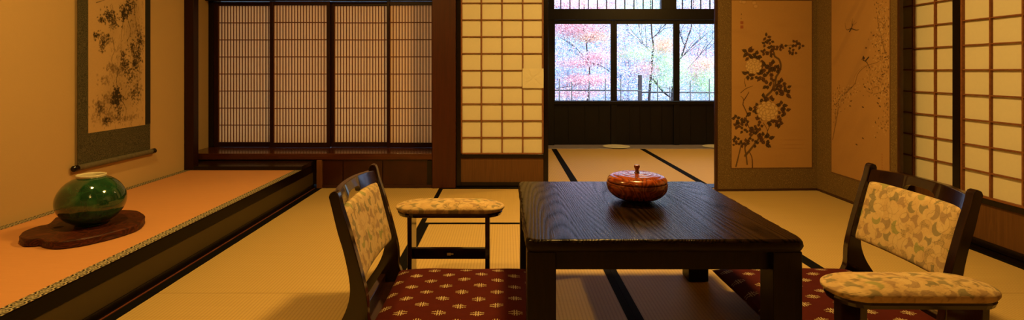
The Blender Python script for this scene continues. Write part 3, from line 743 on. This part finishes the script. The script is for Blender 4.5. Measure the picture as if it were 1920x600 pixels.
for y0, y1 in ((2.618, 2.651), (3.199, 3.232)):
    inw(MB().tube([(SX+.004, y0, .360), (SX+.004, y0+.006, .360), (SX+.004, y1-.004, .360), (SX+.004, y1, .360)], [.010, .0155, .0155, .012], 20), 'roller_knob', BLACK, sc_)
inw(MB().tube([(SX+.0, 2.64, 2.055), (SX+.0, 3.21, 2.055)], .010, 12), 'top_rod', BLACK, sc_)
inw(MB().tube([(SX, 2.75, 2.06), (SX-.008, 2.92, 2.14), (SX, 3.09, 2.06)], .0025, 6), 'cord', GREEN2, sc_)
cv = Canvas(2.720, 3.150, .527, 1.62, .0024, (.50, .33, .165), .03)
INK = (.035, .024, .012); WASH = (.17, .105, .05); PALE = (.26, .165, .08)
rs = random.Random(5)
def sblob(px, py, n, spread, col, a, size=(.003, .008)):
    y, z = S(px, py); k = y/FPX
    for _ in range(n): cv.ell(y+rs.gauss(0, spread[0]*k), z+rs.gauss(0, spread[1]*k), rs.uniform(*size), rs.uniform(*size)*.7, rs.uniform(0, 3), col, a, .5, .25)
for px, py, rx, ry, ang, a in ((225, 150, 40, 46, .2, .35), (245, 60, 22, 60, .2, .45), (252, 20, 18, 40, .1, .5), (215, 185, 48, 40, .2, .4), (200, 210, 40, 28, .6, .35), (256, 130, 14, 70, 0, .4), (228, 100, 12, 40, .1, .3), (212, 60, 14, 30, -.3, .25), (238, 190, 30, 44, -.3, .35)):
    y, z = S(px, py); k = y/FPX; cv.ell(y, z, rx*k*1.1, ry*k, ang, PALE, a, .9, .15)
for px, py, n, sx_, sy_, a in ((205, 30, 70, 10, 6, .75), (190, 38, 16, 3, 3, .8), (212, 45, 26, 6, 5, .7), (180, 66, 20, 4, 4, .8), (196, 72, 50, 8, 7, .6), (192, 85, 26, 3, 8, .65), (238, 18, 60, 8, 10, .9), (231, 30, 26, 3, 8, .9), (247, 8, 30, 8, 6, .7), (258, 55, 40, 8, 8, .5), (262, 75, 50, 6, 8, .65), (247, 88, 34, 4, 8, .7), (256, 105, 60, 6, 10, .8), (252, 120, 30, 3, 5, .8), (230, 112, 36, 4, 10, .75), (235, 124, 36, 6, 8, .8), (208, 126, 40, 8, 5, .55), (222, 132, 50, 10, 5, .5), (244, 140, 40, 6, 10, .6), (256, 165, 40, 7, 14, .6), (250, 178, 30, 6, 6, .6), (218, 176, 60, 5, 6, .95), (216, 190, 60, 5, 5, 1), (224, 184, 20, 7, 3, .8), (200, 185, 50, 9, 5, .5), (186, 196, 40, 9, 4, .55), (188, 206, 30, 5, 5, .6), (205, 218, 50, 9, 7, .5), (222, 210, 40, 5, 10, .6), (200, 226, 40, 6, 4, .6), (196, 150, 30, 8, 5, .45), (240, 222, 60, 14, 3, .4), (180, 222, 30, 8, 6, .3)):
    sblob(px, py, int(n*1.6), (sx_, sy_), INK if a > .55 else WASH, min(1, a*1.05), (.004, .010))
for pts in (((232, 30), (228, 60), (226, 90)), ((240, 40), (245, 60), (238, 80), (246, 95)), ((210, 70), (214, 95), (208, 112), (218, 130)), ((250, 0), (254, 40), (262, 90)), ((222, 130), (218, 150), (220, 176)), ((264, 60), (258, 100), (262, 140), (254, 170)), ((216, 190), (205, 205), (195, 232)), ((226, 186), (236, 205), (232, 228)), ((180, 5), (190, 2), (196, 0))):
    cv.line([S(*p) for p in pts], .003, .0014, INK, .6, .2)
for _ in range(260):
    px, py = rs.uniform(205, 268), rs.uniform(0, 235); p = S(px, py); cv.line([p, (p[0]+rs.uniform(-.012, .012), p[1]-rs.uniform(.005, .03))], .0016, .001, rs.choice([INK, WASH]), .6)
m, c = cv.mesh(lambda u, v: (SX+.0011, u, v)); o = m.build('painting', PAINTM, sc_, colors=c); o.location = -sc_.location

# ------------------------------------------------------------------ folding screen
A = np.array((1.477, 3.712)); B = np.array((2.222, 3.745)); C2 = np.array((2.222, 2.950))
fs_ = tag(empty('folding_screen', (B[0]-.01, B[1]-.02, 0)), 'two panel gold brown folding screen with peony and bird paintings beside the doorway', 'screen')
SCRB = brocade('gold_brown_brocade', (.115, .069, .025), (.17, .108, .040), 60, .5, (.30, .22, .09))
def screen_panel(p, q, paint, fl, fr_):
    Lp = float(np.linalg.norm(q-p)); ang = math.atan2(q[1]-p[1], q[0]-p[0])
    pr = bpy.data.objects.new('panel', None); COL.objects.link(pr); pr.parent = fs_
    pr.location = (p[0]-fs_.location.x, p[1]-fs_.location.y, 0); pr.rotation_euler = (0, 0, ang); H = 1.70
    # local: x along the panel, -y faces the viewer
    MB().box(.012*fl+.001, Lp-.012*fr_-.001, -.006, .009, .014, H-.014).build('brocade', SCRB, pr)
    e = .018; f = MB().box(0, Lp, -.010, .012, .0015, .016).box(0, Lp, -.010, .012, H-.016, H)
    if fl: f.box(0, e, -.010, .012, .0162, H-.0162)
    if fr_: f.box(Lp-e, Lp, -.010, .012, .0162, H-.0162)
    f.build('frame', wood('screen_frame_wood', (.030, .010, .005), (.05, .018, .008), (6, 6, 6), .3), pr, .002)
    m, c = paint.mesh(lambda u, v: (u, -.0068, v)); m.build('painting', PAINTM, pr, colors=c)
    a, b, z0, z1 = paint.u0-.003, paint.u1+.003, paint.v0-.003, paint.v1+.003; g = .0035
    MB().box(a-g, a, -.0074, -.005, z0-g, z1+g).box(b, b+g, -.0074, -.005, z0-g, z1+g).box(a, b, -.0074, -.005, z0-g, z0).box(a, b, -.0074, -.005, z1, z1+g).build('edging', plain('brown_edging', (.13, .055, .022), .7), pr)
    return pr
GOLD = (.42, .235, .085)
# panel with peonies (coordinates from the photo turned into metres on the panel)
def Q(px, py):
    x = (px-VX)/FPX; Y = (A[1]-x*0+0); sl = (B[1]-A[1])/(B[0]-A[0]); Y = (A[1]-sl*A[0])/(1-sl*x); X = x*Y
    return (math.hypot(X-A[0], Y-A[1]), CH-(py-VY)*Y/FPX)
pv = Canvas(Q(1371, 100)[0], Q(1521, 100)[0], .165, 1.348, .0022, GOLD, .025)
U_, V_ = np.meshgrid(np.arange(pv.nx), np.arange(pv.ny)); rs = random.Random(21)
for _ in range(60): pv.ell(rs.uniform(pv.u0, pv.u1), rs.uniform(pv.v0, pv.v1), rs.uniform(.03, .14), rs.uniform(.01, .05), 0, (.37, .20, .075), .22, .9)
for py in (271, 278, 262): pv.ell(*Q(1485, py), .12, .008, 0, (.26, .13, .05), .35, .9)
DK = (.032, .020, .010); DK2 = (.062, .028, .014); BR = (.11, .062, .025); BRG = (.15, .12, .05)
def qs(*pp): return [Q(*p) for p in pp]
for pts, w0, w1 in ((((1400, 308), (1398, 290), (1396, 276), (1402, 262), (1412, 250)), .006, .006), (((1379, 312), (1384, 292), (1388, 275), (1390, 262)), .006, .004), (((1410, 314), (1409, 296), (1404, 284)), .005, .003),
                   (((1396, 292), (1408, 278), (1420, 262), (1424, 256)), .009, .007), (((1412, 250), (1402, 236), (1398, 220), (1400, 214), (1394, 200), (1392, 196)), .004, .004), (((1392, 196), (1393, 186), (1388, 180)), .004, .002), (((1394, 188), (1402, 175), (1403, 172)), .004, .002), (((1388, 174), (1398, 166), (1411, 161)), .003, .002), (((1397, 162), (1395, 150), (1398, 145)), .003, .001),
                   (((1436, 180), (1446, 170), (1452, 160), (1454, 145), (1460, 135), (1463, 124), (1460, 112), (1452, 106), (1450, 98)), .009, .007), (((1446, 170), (1449, 158), (1447, 146), (1442, 134)), .004, .003), (((1424, 114), (1436, 122), (1444, 132)), .003, .002), (((1460, 92), (1470, 86), (1480, 85), (1488, 84)), .003, .002), (((1438, 246), (1442, 236), (1446, 226)), .003, .003), (((1430, 230), (1438, 246), (1430, 262)), .003, .003)):
    pv.line(qs(*pts), w0*1.0, w1*1.0, BR if w0 > .005 else DK2, .9, .15)
def cluster(px, py, n, R, L, wd, cols=(DK, DK2)):
    for i in range(n):
        a = 2*math.pi*i/n+rs.uniform(-.5, .5); r = R*rs.uniform(.1, .9); u, v = Q(px, py); k = 3.75/FPX
        pv.leaf(u+math.cos(a)*r*k*.6, v+math.sin(a)*r*k*.6, L*k*rs.uniform(.8, 1.2), wd*k, a+rs.uniform(-.3, .3), rs.choice(cols), .95, (.17, .09, .04))
for a in ((1436, 70, 3, 3, 9, 3), (1434, 82, 4, 3, 8, 3), (1444, 78, 4, 3, 8, 3), (1447, 90, 6, 5, 9, 3.4), (1432, 98, 4, 3, 9, 3.2), (1442, 100, 5, 4, 9, 3.2), (1460, 90, 5, 4, 8, 3.2), (1468, 87, 3, 3, 7, 3), (1490, 82, 5, 5, 9, 3.2), (1500, 86, 3, 3, 9, 3), (1482, 95, 4, 4, 8, 3), (1488, 100, 3, 2, 8, 3),
          (1402, 98, 5, 6, 14, 4.2), (1418, 104, 5, 5, 12, 4.4), (1404, 107, 3, 4, 10, 3.4), (1424, 114, 3, 3, 8, 3), (1401, 140, 4, 4, 12, 4), (1413, 143, 3, 4, 9, 3.4), (1427, 142, 5, 6, 13, 4.6), (1432, 128, 5, 6, 12, 4.6), (1448, 123, 5, 6, 12, 4.8), (1455, 130, 4, 4, 10, 4), (1442, 138, 4, 4, 9, 3.6), (1438, 160, 4, 4, 10, 4), (1446, 152, 3, 3, 8, 3), (1463, 157, 5, 6, 12, 4.6), (1456, 170, 4, 4, 10, 4), (1472, 175, 5, 6, 14, 4.4), (1474, 165, 2, 3, 10, 3.4),
          (1430, 184, 3, 3, 10, 3.6), (1432, 194, 4, 4, 11, 4), (1443, 188, 4, 4, 11, 4.4), (1464, 198, 4, 5, 12, 4.4), (1471, 208, 4, 4, 11, 4), (1462, 215, 3, 3, 9, 3.6), (1408, 210, 3, 4, 14, 4.6), (1420, 200, 4, 4, 10, 3.8), (1421, 213, 4, 4, 10, 3.8), (1424, 225, 4, 4, 10, 4), (1445, 229, 4, 4, 11, 4.4), (1459, 230, 5, 5, 11, 4.6), (1380, 222, 4, 4, 9, 3.6), (1388, 228, 4, 4, 9, 3.8), (1398, 229, 4, 4, 9, 3.8), (1381, 236, 4, 3, 9, 3.6), (1413, 241, 4, 4, 10, 4), (1424, 238, 3, 3, 9, 3.6), (1404, 248, 4, 3, 8, 3.4), (1420, 250, 4, 4, 10, 4), (1430, 256, 4, 4, 11, 4.2), (1440, 260, 3, 3, 14, 4.4), (1434, 270, 2, 2, 15, 4.6), (1380, 261, 4, 3, 8, 3.2), (1389, 270, 4, 3, 8, 3.2), (1376, 268, 3, 3, 7, 3), (1398, 268, 4, 4, 9, 3.6), (1406, 262, 3, 3, 8, 3.4), (1416, 270, 3, 4, 9, 3.4), (1392, 244, 3, 4, 8, 3.2)):
    cluster(a[0], a[1], a[2], a[3]*1.05, a[4]*.82, a[5]*.8)
for px, py, R in ((1412, 124, 13), (1438, 208, 17)):                # blossoms of many outlined petals
    k = 3.75/FPX; u, v = Q(px, py)
    for ring_, nn, sz in ((1.0, 11, .42), (.7, 9, .40), (.4, 6, .36), (.1, 3, .3)):
        for i in range(nn):
            a = 2*math.pi*i/nn+ring_*2; uu, vv = u+math.cos(a)*R*k*ring_*.85, v+math.sin(a)*R*k*ring_*.75
            pv.ell(uu, vv, R*k*sz*1.08, R*k*sz*.92, a, (.30, .17, .07), .8, .2); pv.ell(uu, vv, R*k*sz*.92, R*k*sz*.76, a, (.62, .42, .19), .92, .3)
for px, py in ((1389, 3), (1394, 4), (1413, 6), (1416, 12)):
    u, v = Q(px, py); pv.ell(u, v, .022, .018, 0, (.32, .18, .07), .7, .2); pv.ell(u, v, .018, .014, 0, (.50, .30, .13), .9, .4)
for px, py, s_ in ((1389.5, 27, .004), (1389, 35, .002)): u, v = Q(px, py); pv.line([(u-s_, v+s_), (u+s_, v-s_)], .0018, .0018, DK, .8); pv.line([(u, v+s_*1.6), (u-s_*.6, v-s_*1.6)], .0018, .0012, DK, .8)
for py in (42.5, 51): u, v = Q(1390, py); q = pv.win(u, v, .009); pv.blend(q[0], np.ones(q[1].shape, np.float32), (.26, .06, .025), .8)
screen_panel(A, B, pv, 1, 0)
# panel with birds over a flowering slope
def R_(px, py):
    Y = FPX*B[0]/(px-VX); return (B[1]-Y, CH-(py-VY)*Y/FPX)
qv = Canvas(R_(1561, 100)[0], R_(1670, 100)[0], .165, 1.348, .0022, (.38, .21, .078), .025); rs = random.Random(33)
for _ in range(70): qv.ell(rs.uniform(qv.u0, qv.u1), rs.uniform(qv.v0, qv.v1), rs.uniform(.05, .18), rs.uniform(.02, .05), .9, (.33, .18, .07), .2, .9)
for x0_, y0_, x1_, y1_ in ((1565, 120, 1625, 0), (1575, 200, 1640, 60), (1590, 40, 1612, 0)): qv.line([R_(x0_, y0_), R_(x1_, y1_)], .028, .034, (.32, .175, .07), .06)
TW = (.15, .082, .036); TD = (.06, .030, .016); TL = (.52, .34, .16)
def rl(pts, w0, w1, col, a=.8): qv.line([R_(*p) for p in pts], w0, w1, col, a, .15)
rl([(1563, 262), (1572, 215), (1576, 185), (1590, 172), (1604, 158), (1610, 140), (1618, 130), (1630, 122), (1644, 118), (1660, 110)], .0045, .002, TW)
rl([(1576, 185), (1570, 200), (1567, 240)], .003, .002, TW); rl([(1662, 100), (1655, 70), (1648, 40), (1650, 10)], .004, .002, TW); rl([(1668, 160), (1655, 172), (1640, 176), (1626, 170)], .003, .002, TW)
rl([(1601, 160), (1606, 140), (1622, 124), (1632, 130), (1633, 150), (1640, 165)], .0018, .0016, TW, .6)
for px, py, n, sx_, sy_ in ((1655, 20, 60, 7, 14), (1658, 50, 80, 8, 14), (1652, 80, 70, 9, 12), (1660, 105, 60, 8, 12), (1650, 130, 80, 12, 12), (1640, 160, 80, 12, 10), (1660, 165, 60, 8, 14), (1664, 200, 40, 4, 20), (1575, 185, 70, 7, 9), (1585, 178, 40, 7, 6), (1570, 205, 40, 4, 14), (1655, 240, 25, 8, 12), (1600, 170, 30, 8, 6)):
    for _ in range(n):
        p = R_(min(1668, px+rs.gauss(0, sx_)), py+rs.gauss(0, sy_)); a = rs.uniform(0, 3.14)
        if rs.random() < .45: qv.ell(p[0], p[1], .007, .005, a, TL, .45, .5)
        else: qv.leaf(p[0], p[1], rs.uniform(.008, .018), .0032, a, rs.choice([TW, TW, TD]), .75)
for px, py in ((1638, 67), (1660, 108), (1655, 140), (1648, 95), (1622, 162), (1630, 165), (1596, 190), (1594, 198), (1648, 185), (1646, 192), (1650, 198), (1618, 200), (1606, 270), (1618, 258), (1624, 90)):
    p = R_(px, py); qv.leaf(p[0], p[1], .022, .0045, rs.uniform(-.6, .3), TD, .9)
def bird(px, py, s, mir=1):
    def g(dx, dy): return R_(px+dx*s*mir, py+dy*s)
    qv.line([g(-6, 8), g(-1, 0), g(0, -8)], .006*s, .004*s, (.03, .02, .018), .95)
    qv.line([g(-1, 2), g(8, 5), g(14, 4)], .005*s, .0018*s, (.04, .025, .02), .95); qv.line([g(-2, 1), g(-12, 4), g(-15, -10)], .0045*s, .0015*s, (.07, .04, .025), .85)
    for dx in (-3, 1, 5, 9): qv.line([g(0, -4), g(dx, -20+abs(dx))], .002*s, .0014*s, (.06, .035, .022), .85)
bird(1600, 52, .9)
def gb(dx, dy): return R_(1623+dx, 110+dy)
qv.line([gb(-2, -4), gb(-3, 2), gb(4, 7), gb(12, 22)], .006, .0016, (.035, .022, .018), .95); qv.line([gb(2, 4), gb(8, -3)], .0055, .004, (.03, .02, .018), .95); qv.ell(*gb(-1, -1), .009, .010, 0, (.03, .02, .018), .95, .3)
for py in range(290, 330, 5): u, v = R_(1656, py); qv.line([(u-.003, v+.003), (u+.004, v-.002)], .0018, .0014, (.22, .06, .03), .8); qv.line([(u+.001, v+.005), (u-.001, v-.005)], .0014, .0014, (.22, .06, .03), .7)
screen_panel(B, C2, qv, 0, 1)

# ------------------------------------------------------------------ garden outside
def leafmat(name='garden_leaves'):
    t = NT(name); a = t.n('ShaderNodeVertexColor', layer_name='Col'); d = t.n('ShaderNodeBsdfDiffuse'); tr = t.n('ShaderNodeBsdfTranslucent')
    t.link(a.outputs[0], d.inputs[0]); t.link(a.outputs[0], tr.inputs[0]); mx = t.n('ShaderNodeMixShader'); mx.inputs[0].default_value = .45
    t.link(d.outputs[0], mx.inputs[1]); t.link(tr.outputs[0], mx.inputs[2]); t.link(mx.outputs[0], t.out.inputs[0]); return t.m
LEAF = leafmat(); BARK = wood('dark_bark', (.020, .018, .022), (.05, .045, .05), (6, 6, 1), .9, .2, .4)
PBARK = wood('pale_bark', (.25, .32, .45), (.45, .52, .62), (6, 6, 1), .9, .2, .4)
BAM = wood('weathered_bamboo', (.035, .035, .04), (.07, .07, .075), (9, 9, 2), .7, .3, .2)
def G(px, py, Y): return ((px-VX)/FPX*Y, Y, CH-(py-VY)*Y/FPX)
def ground():
    n = 90; x0, x1, y0, y1 = -8, 26, 6.3, 34; vs = []; cs = []
    for j in range(n+1):
        for i in range(n+1):
            x = x0+(x1-x0)*i/n; y = y0+(y1-y0)*(j/n)**1.5
            z = -.45 if y < 9.5 else -.45-(.6)*(min(y, 12)-9.5)/2.5+max(0, y-19)*.8
            vs.append((x, y, z+.12*math.sin(x*1.7+y)+.1*math.sin(y*2.9-x)*(y > 9)))
    m = MB(); m.add(vs, [(j*(n+1)+i, j*(n+1)+i+1, (j+1)*(n+1)+i+1, (j+1)*(n+1)+i) for j in range(n) for i in range(n)])
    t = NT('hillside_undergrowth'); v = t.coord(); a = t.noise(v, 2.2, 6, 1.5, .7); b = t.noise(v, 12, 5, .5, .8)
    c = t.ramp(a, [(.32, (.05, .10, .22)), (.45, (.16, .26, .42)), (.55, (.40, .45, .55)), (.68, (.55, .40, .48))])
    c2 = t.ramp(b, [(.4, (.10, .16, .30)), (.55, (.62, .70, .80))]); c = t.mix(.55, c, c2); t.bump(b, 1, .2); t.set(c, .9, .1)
    return struct('ground', m, t.m, 'wooded hillside rising beyond the bamboo fence')
ground()
def leaves(name, parent, clusters, n, size, cols, seed):
    r = np.random.default_rng(seed); P_ = []; Cc = []; wts = np.array([c[4] for c in clusters], float); wts /= wts.sum()
    for ci, c in enumerate(clusters):
        k = int(n*wts[ci]); P_.append(np.array(c[0])+r.standard_normal((k, 3))*np.array(c[1:4]))
        pal = np.array(c[5] if len(c) > 5 else cols); Cc.append(pal[r.integers(0, len(pal), k)]*(.75+.5*r.random((k, 1))))
    P_ = np.concatenate(P_); Cc = np.concatenate(Cc); N = len(P_)
    a = r.standard_normal((N, 3)); a /= np.linalg.norm(a, axis=1, keepdims=True); b = np.cross(a, r.standard_normal((N, 3))); b /= np.linalg.norm(b, axis=1, keepdims=True)
    s = size*(.6+.8*r.random((N, 1))); V = np.stack([P_-a*s, P_-b*s*.45, P_+a*s, P_+b*s*.45], 1).reshape(-1, 3)
    m = MB(); m.v = [tuple(v) for v in V]; m.f = [(4*i, 4*i+1, 4*i+2, 4*i+3) for i in range(N)]
    o = m.build(name, LEAF, parent, colors=np.repeat(Cc, 4, 0).clip(0, .95)); o.location = -parent.location; o['kind'] = 'stuff'; return o
def branch(parent, pts, r0, r1):
    pts = smooth_curve(pts, 5); n = len(pts); o = MB().tube(pts, [r0+(r1-r0)*i/(n-1) for i in range(n)], 7).build('branch', BARK, parent, smooth=True); o.location = -parent.location
def tree(name, label, base, trunk, tr, branches, clusters, n, size, cols, seed, bark=None):
    global BARK
    keep = BARK; BARK = bark or BARK
    try: return tree_(name, label, base, trunk, tr, branches, clusters, n, size, cols, seed)
    finally: BARK = keep
def tree_(name, label, base, trunk, tr, branches, clusters, n, size, cols, seed):
    e = tag(empty(name, base), label, 'tree'); pts = smooth_curve(trunk, 6); k = len(pts)
    o = MB().tube(pts, [tr[0]+(tr[1]-tr[0])*i/(k-1) for i in range(k)], 9).build('trunk', BARK, e, smooth=True); o.location = -e.location
    rb = random.Random(seed*7+1)
    for b in branches:
        branch(e, b[0], b[1], b[2])
        for _ in range(5):                              # thin twigs off each branch
            i_ = rb.randrange(0, len(b[0])-1); p0 = Vector(b[0][i_]).lerp(Vector(b[0][i_+1]), rb.random()); d_ = (Vector(b[0][-1])-Vector(b[0][0])).normalized()
            q0 = p0+(d_+Vector((rb.uniform(-.8, .8), rb.uniform(-.4, .1), rb.uniform(-.2, .8)))).normalized()*rb.uniform(.25, .6); mid_ = p0.lerp(q0, .5)+Vector((0, 0, rb.uniform(-.04, .04)))
            branch(e, [tuple(p0), tuple(mid_), tuple(q0)], .005, .0025)
    if clusters: leaves('foliage', e, clusters, n, size, cols, seed)
    return e
PINK = [(.90, .50, .54), (.90, .66, .70), (.80, .34, .38), (.90, .80, .84)]
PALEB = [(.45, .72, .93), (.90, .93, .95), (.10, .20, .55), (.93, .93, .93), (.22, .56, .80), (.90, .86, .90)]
ORG = [(.92, .60, .42), (.88, .70, .55), (.90, .50, .40)]; GRN = [(.50, .80, .30), (.75, .90, .55), (.88, .92, .80), (.60, .80, .85)]
def cl(px, py, Y, sx, sy, w, pal=None, dep=.16):
    k = Y/FPX; c = (G(px, py, Y), sx*k, dep, sy*k, w); return c+(pal,) if pal else c
tree('maple_tree', 'red leaved maple tree seen through the left garden window', G(1090, 300, 11.7), [G(1090, 290, 11.7), G(1105, 150, 11.7), G(1102, 110, 11.7), G(1098, 60, 11.7), G(1092, -60, 11.7)], (.018, .010),
     [([G(1105, 125, 11.7), G(1085, 95, 11.7), G(1050, 70, 11.7)], .012, .004), ([G(1103, 118, 11.7), G(1125, 122, 11.7), G(1150, 140, 11.7)], .012, .004), ([G(1100, 80, 11.7), G(1125, 55, 11.7), G(1150, 30, 11.7)], .014, .004), ([G(1098, 60, 11.7), G(1070, 40, 11.7), G(1040, 10, 11.7)], .012, .004), ([G(1105, 150, 11.7), G(1075, 160, 11.7), G(1045, 165, 11.7)], .010, .004)],
     [cl(1080, 55, 11.7, 32, 8, 5), cl(1060, 40, 11.7, 26, 6, 3), cl(1110, 70, 11.7, 20, 6, 2, ORG), cl(1085, 118, 11.7, 26, 5, 3), cl(1100, 150, 11.7, 24, 6, 4.5), cl(1075, 175, 11.7, 30, 6, 3), cl(1120, 105, 11.7, 16, 4, 2), cl(1130, 15, 11.7, 30, 12, 3), cl(1060, 5, 11.7, 30, 10, 3), cl(1060, 100, 11.7, 30, 12, 2, PALEB)], 34000, .0165, PINK, 1)
tree('leaning_tree', 'dark leaning trunk with yellow green leaves beyond the middle window', G(1217, 260, 8.9), [G(1214, 270, 8.9), G(1217, 190, 8.9), G(1220, 145, 8.9), G(1223, 110, 8.9), G(1225, 84, 8.9), G(1222, 60, 8.9), G(1218, -40, 8.9)], (.024, .010),
     [([G(1221, 145, 8.9), G(1232, 158, 8.9), G(1243, 172, 8.9), G(1262, 186, 8.9)], .016, .010), ([G(1223, 72, 8.9), G(1235, 60, 8.9), G(1243, 50, 8.9)], .008, .004), ([G(1224, 100, 8.9), G(1205, 80, 8.9), G(1196, 40, 8.9)], .006, .003)],
     [cl(1245, 85, 8.9, 12, 8, 2.0, ORG), cl(1250, 120, 8.9, 14, 12, 2.2), cl(1195, 100, 8.9, 20, 7, 1.8), cl(1210, 130, 8.9, 14, 8, 1.3, PINK), cl(1170, 80, 8.9, 18, 14, 1.5, PINK+PALEB), cl(1240, 150, 8.9, 16, 10, 1.6), cl(1200, 20, 8.9, 30, 14, 2)], 16000, .0125, GRN, 2)
tree('bare_tree', 'thin dark branching tree seen through the right garden window', G(1262, 260, 10.2), [G(1258, 280, 10.2), G(1262, 150, 10.2), G(1278, 105, 10.2), G(1288, 75, 10.2), G(1298, 40, 10.2), G(1302, -30, 10.2)], (.022, .008),
     [([G(1274, 112, 10.2), G(1300, 85, 10.2), G(1318, 70, 10.2)], .010, .004), ([G(1284, 86, 10.2), G(1276, 66, 10.2), G(1270, 30, 10.2)], .009, .004), ([G(1290, 128, 10.2), G(1315, 100, 10.2), G(1338, 72, 10.2)], .008, .004)],
     [cl(1320, 145, 10.2, 16, 12, 2.4), cl(1275, 135, 10.2, 8, 14, 1.6), cl(1322, 120, 10.2, 12, 6, 1, ORG), cl(1330, 165, 10.2, 14, 8, 1.5), cl(1300, 130, 10.2, 20, 12, 1.6, PINK), cl(1300, 40, 10.2, 30, 24, 2, PINK+PALEB), cl(1320, 10, 10.2, 30, 12, 1.4, ORG+PINK)], 17000, .014, GRN, 3)
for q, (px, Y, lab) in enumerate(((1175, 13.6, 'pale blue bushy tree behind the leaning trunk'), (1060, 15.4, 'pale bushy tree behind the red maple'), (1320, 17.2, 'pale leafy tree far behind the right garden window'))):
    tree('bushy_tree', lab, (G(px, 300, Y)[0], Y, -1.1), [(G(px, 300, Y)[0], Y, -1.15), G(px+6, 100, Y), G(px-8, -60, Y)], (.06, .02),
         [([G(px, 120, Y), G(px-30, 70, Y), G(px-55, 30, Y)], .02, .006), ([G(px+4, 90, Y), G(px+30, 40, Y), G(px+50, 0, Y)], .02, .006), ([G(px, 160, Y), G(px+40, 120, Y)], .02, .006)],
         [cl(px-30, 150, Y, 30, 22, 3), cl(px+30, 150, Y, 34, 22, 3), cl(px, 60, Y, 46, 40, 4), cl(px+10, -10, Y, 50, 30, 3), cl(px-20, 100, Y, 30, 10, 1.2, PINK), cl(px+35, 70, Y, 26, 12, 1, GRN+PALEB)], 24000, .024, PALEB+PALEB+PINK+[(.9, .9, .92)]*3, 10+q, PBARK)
# pale shrubs low behind the fence
FY = 8.2
bf = tag(empty('bamboo_fence', G(1190, 300, FY)), 'thin grey bamboo fence with upright canes outside the garden windows', 'fence')
def fin(mb, name, mat): o = mb.build(name, mat, bf, smooth=True); o.location = -bf.location
fin(MB().tube([G(1000, 169, FY), G(1150, 169.5, FY), G(1203, 170, FY)], .009), 'rail', BAM)
fin(MB().tube([G(1203, 173, FY+.03), G(1280, 173.5, FY+.03), G(1420, 174, FY+.03)], .010), 'rail', BAM)
for px, top in ((1020, 150), (1049, 148), (1072, 153), (1105, 152), (1135, 148), (1164, 148), (1233, 150), (1256, 162), (1294, 152), (1330, 148), (1352, 150), (1380, 151)):
    fin(MB().tube([G(px, 270, FY-.02), G(px+rs.uniform(-1, 1), 200, FY-.02), G(px, top, FY-.02)], .0085), 'cane', BAM)
tag(MB().box(-.027, .027, -.027, .027, 0, 1.235).build('wooden_post', BARK, None, .006, loc=(*G(1200, 140, 8.36)[:2], -.45)), 'short dark square post standing in the bamboo fence line', 'post')
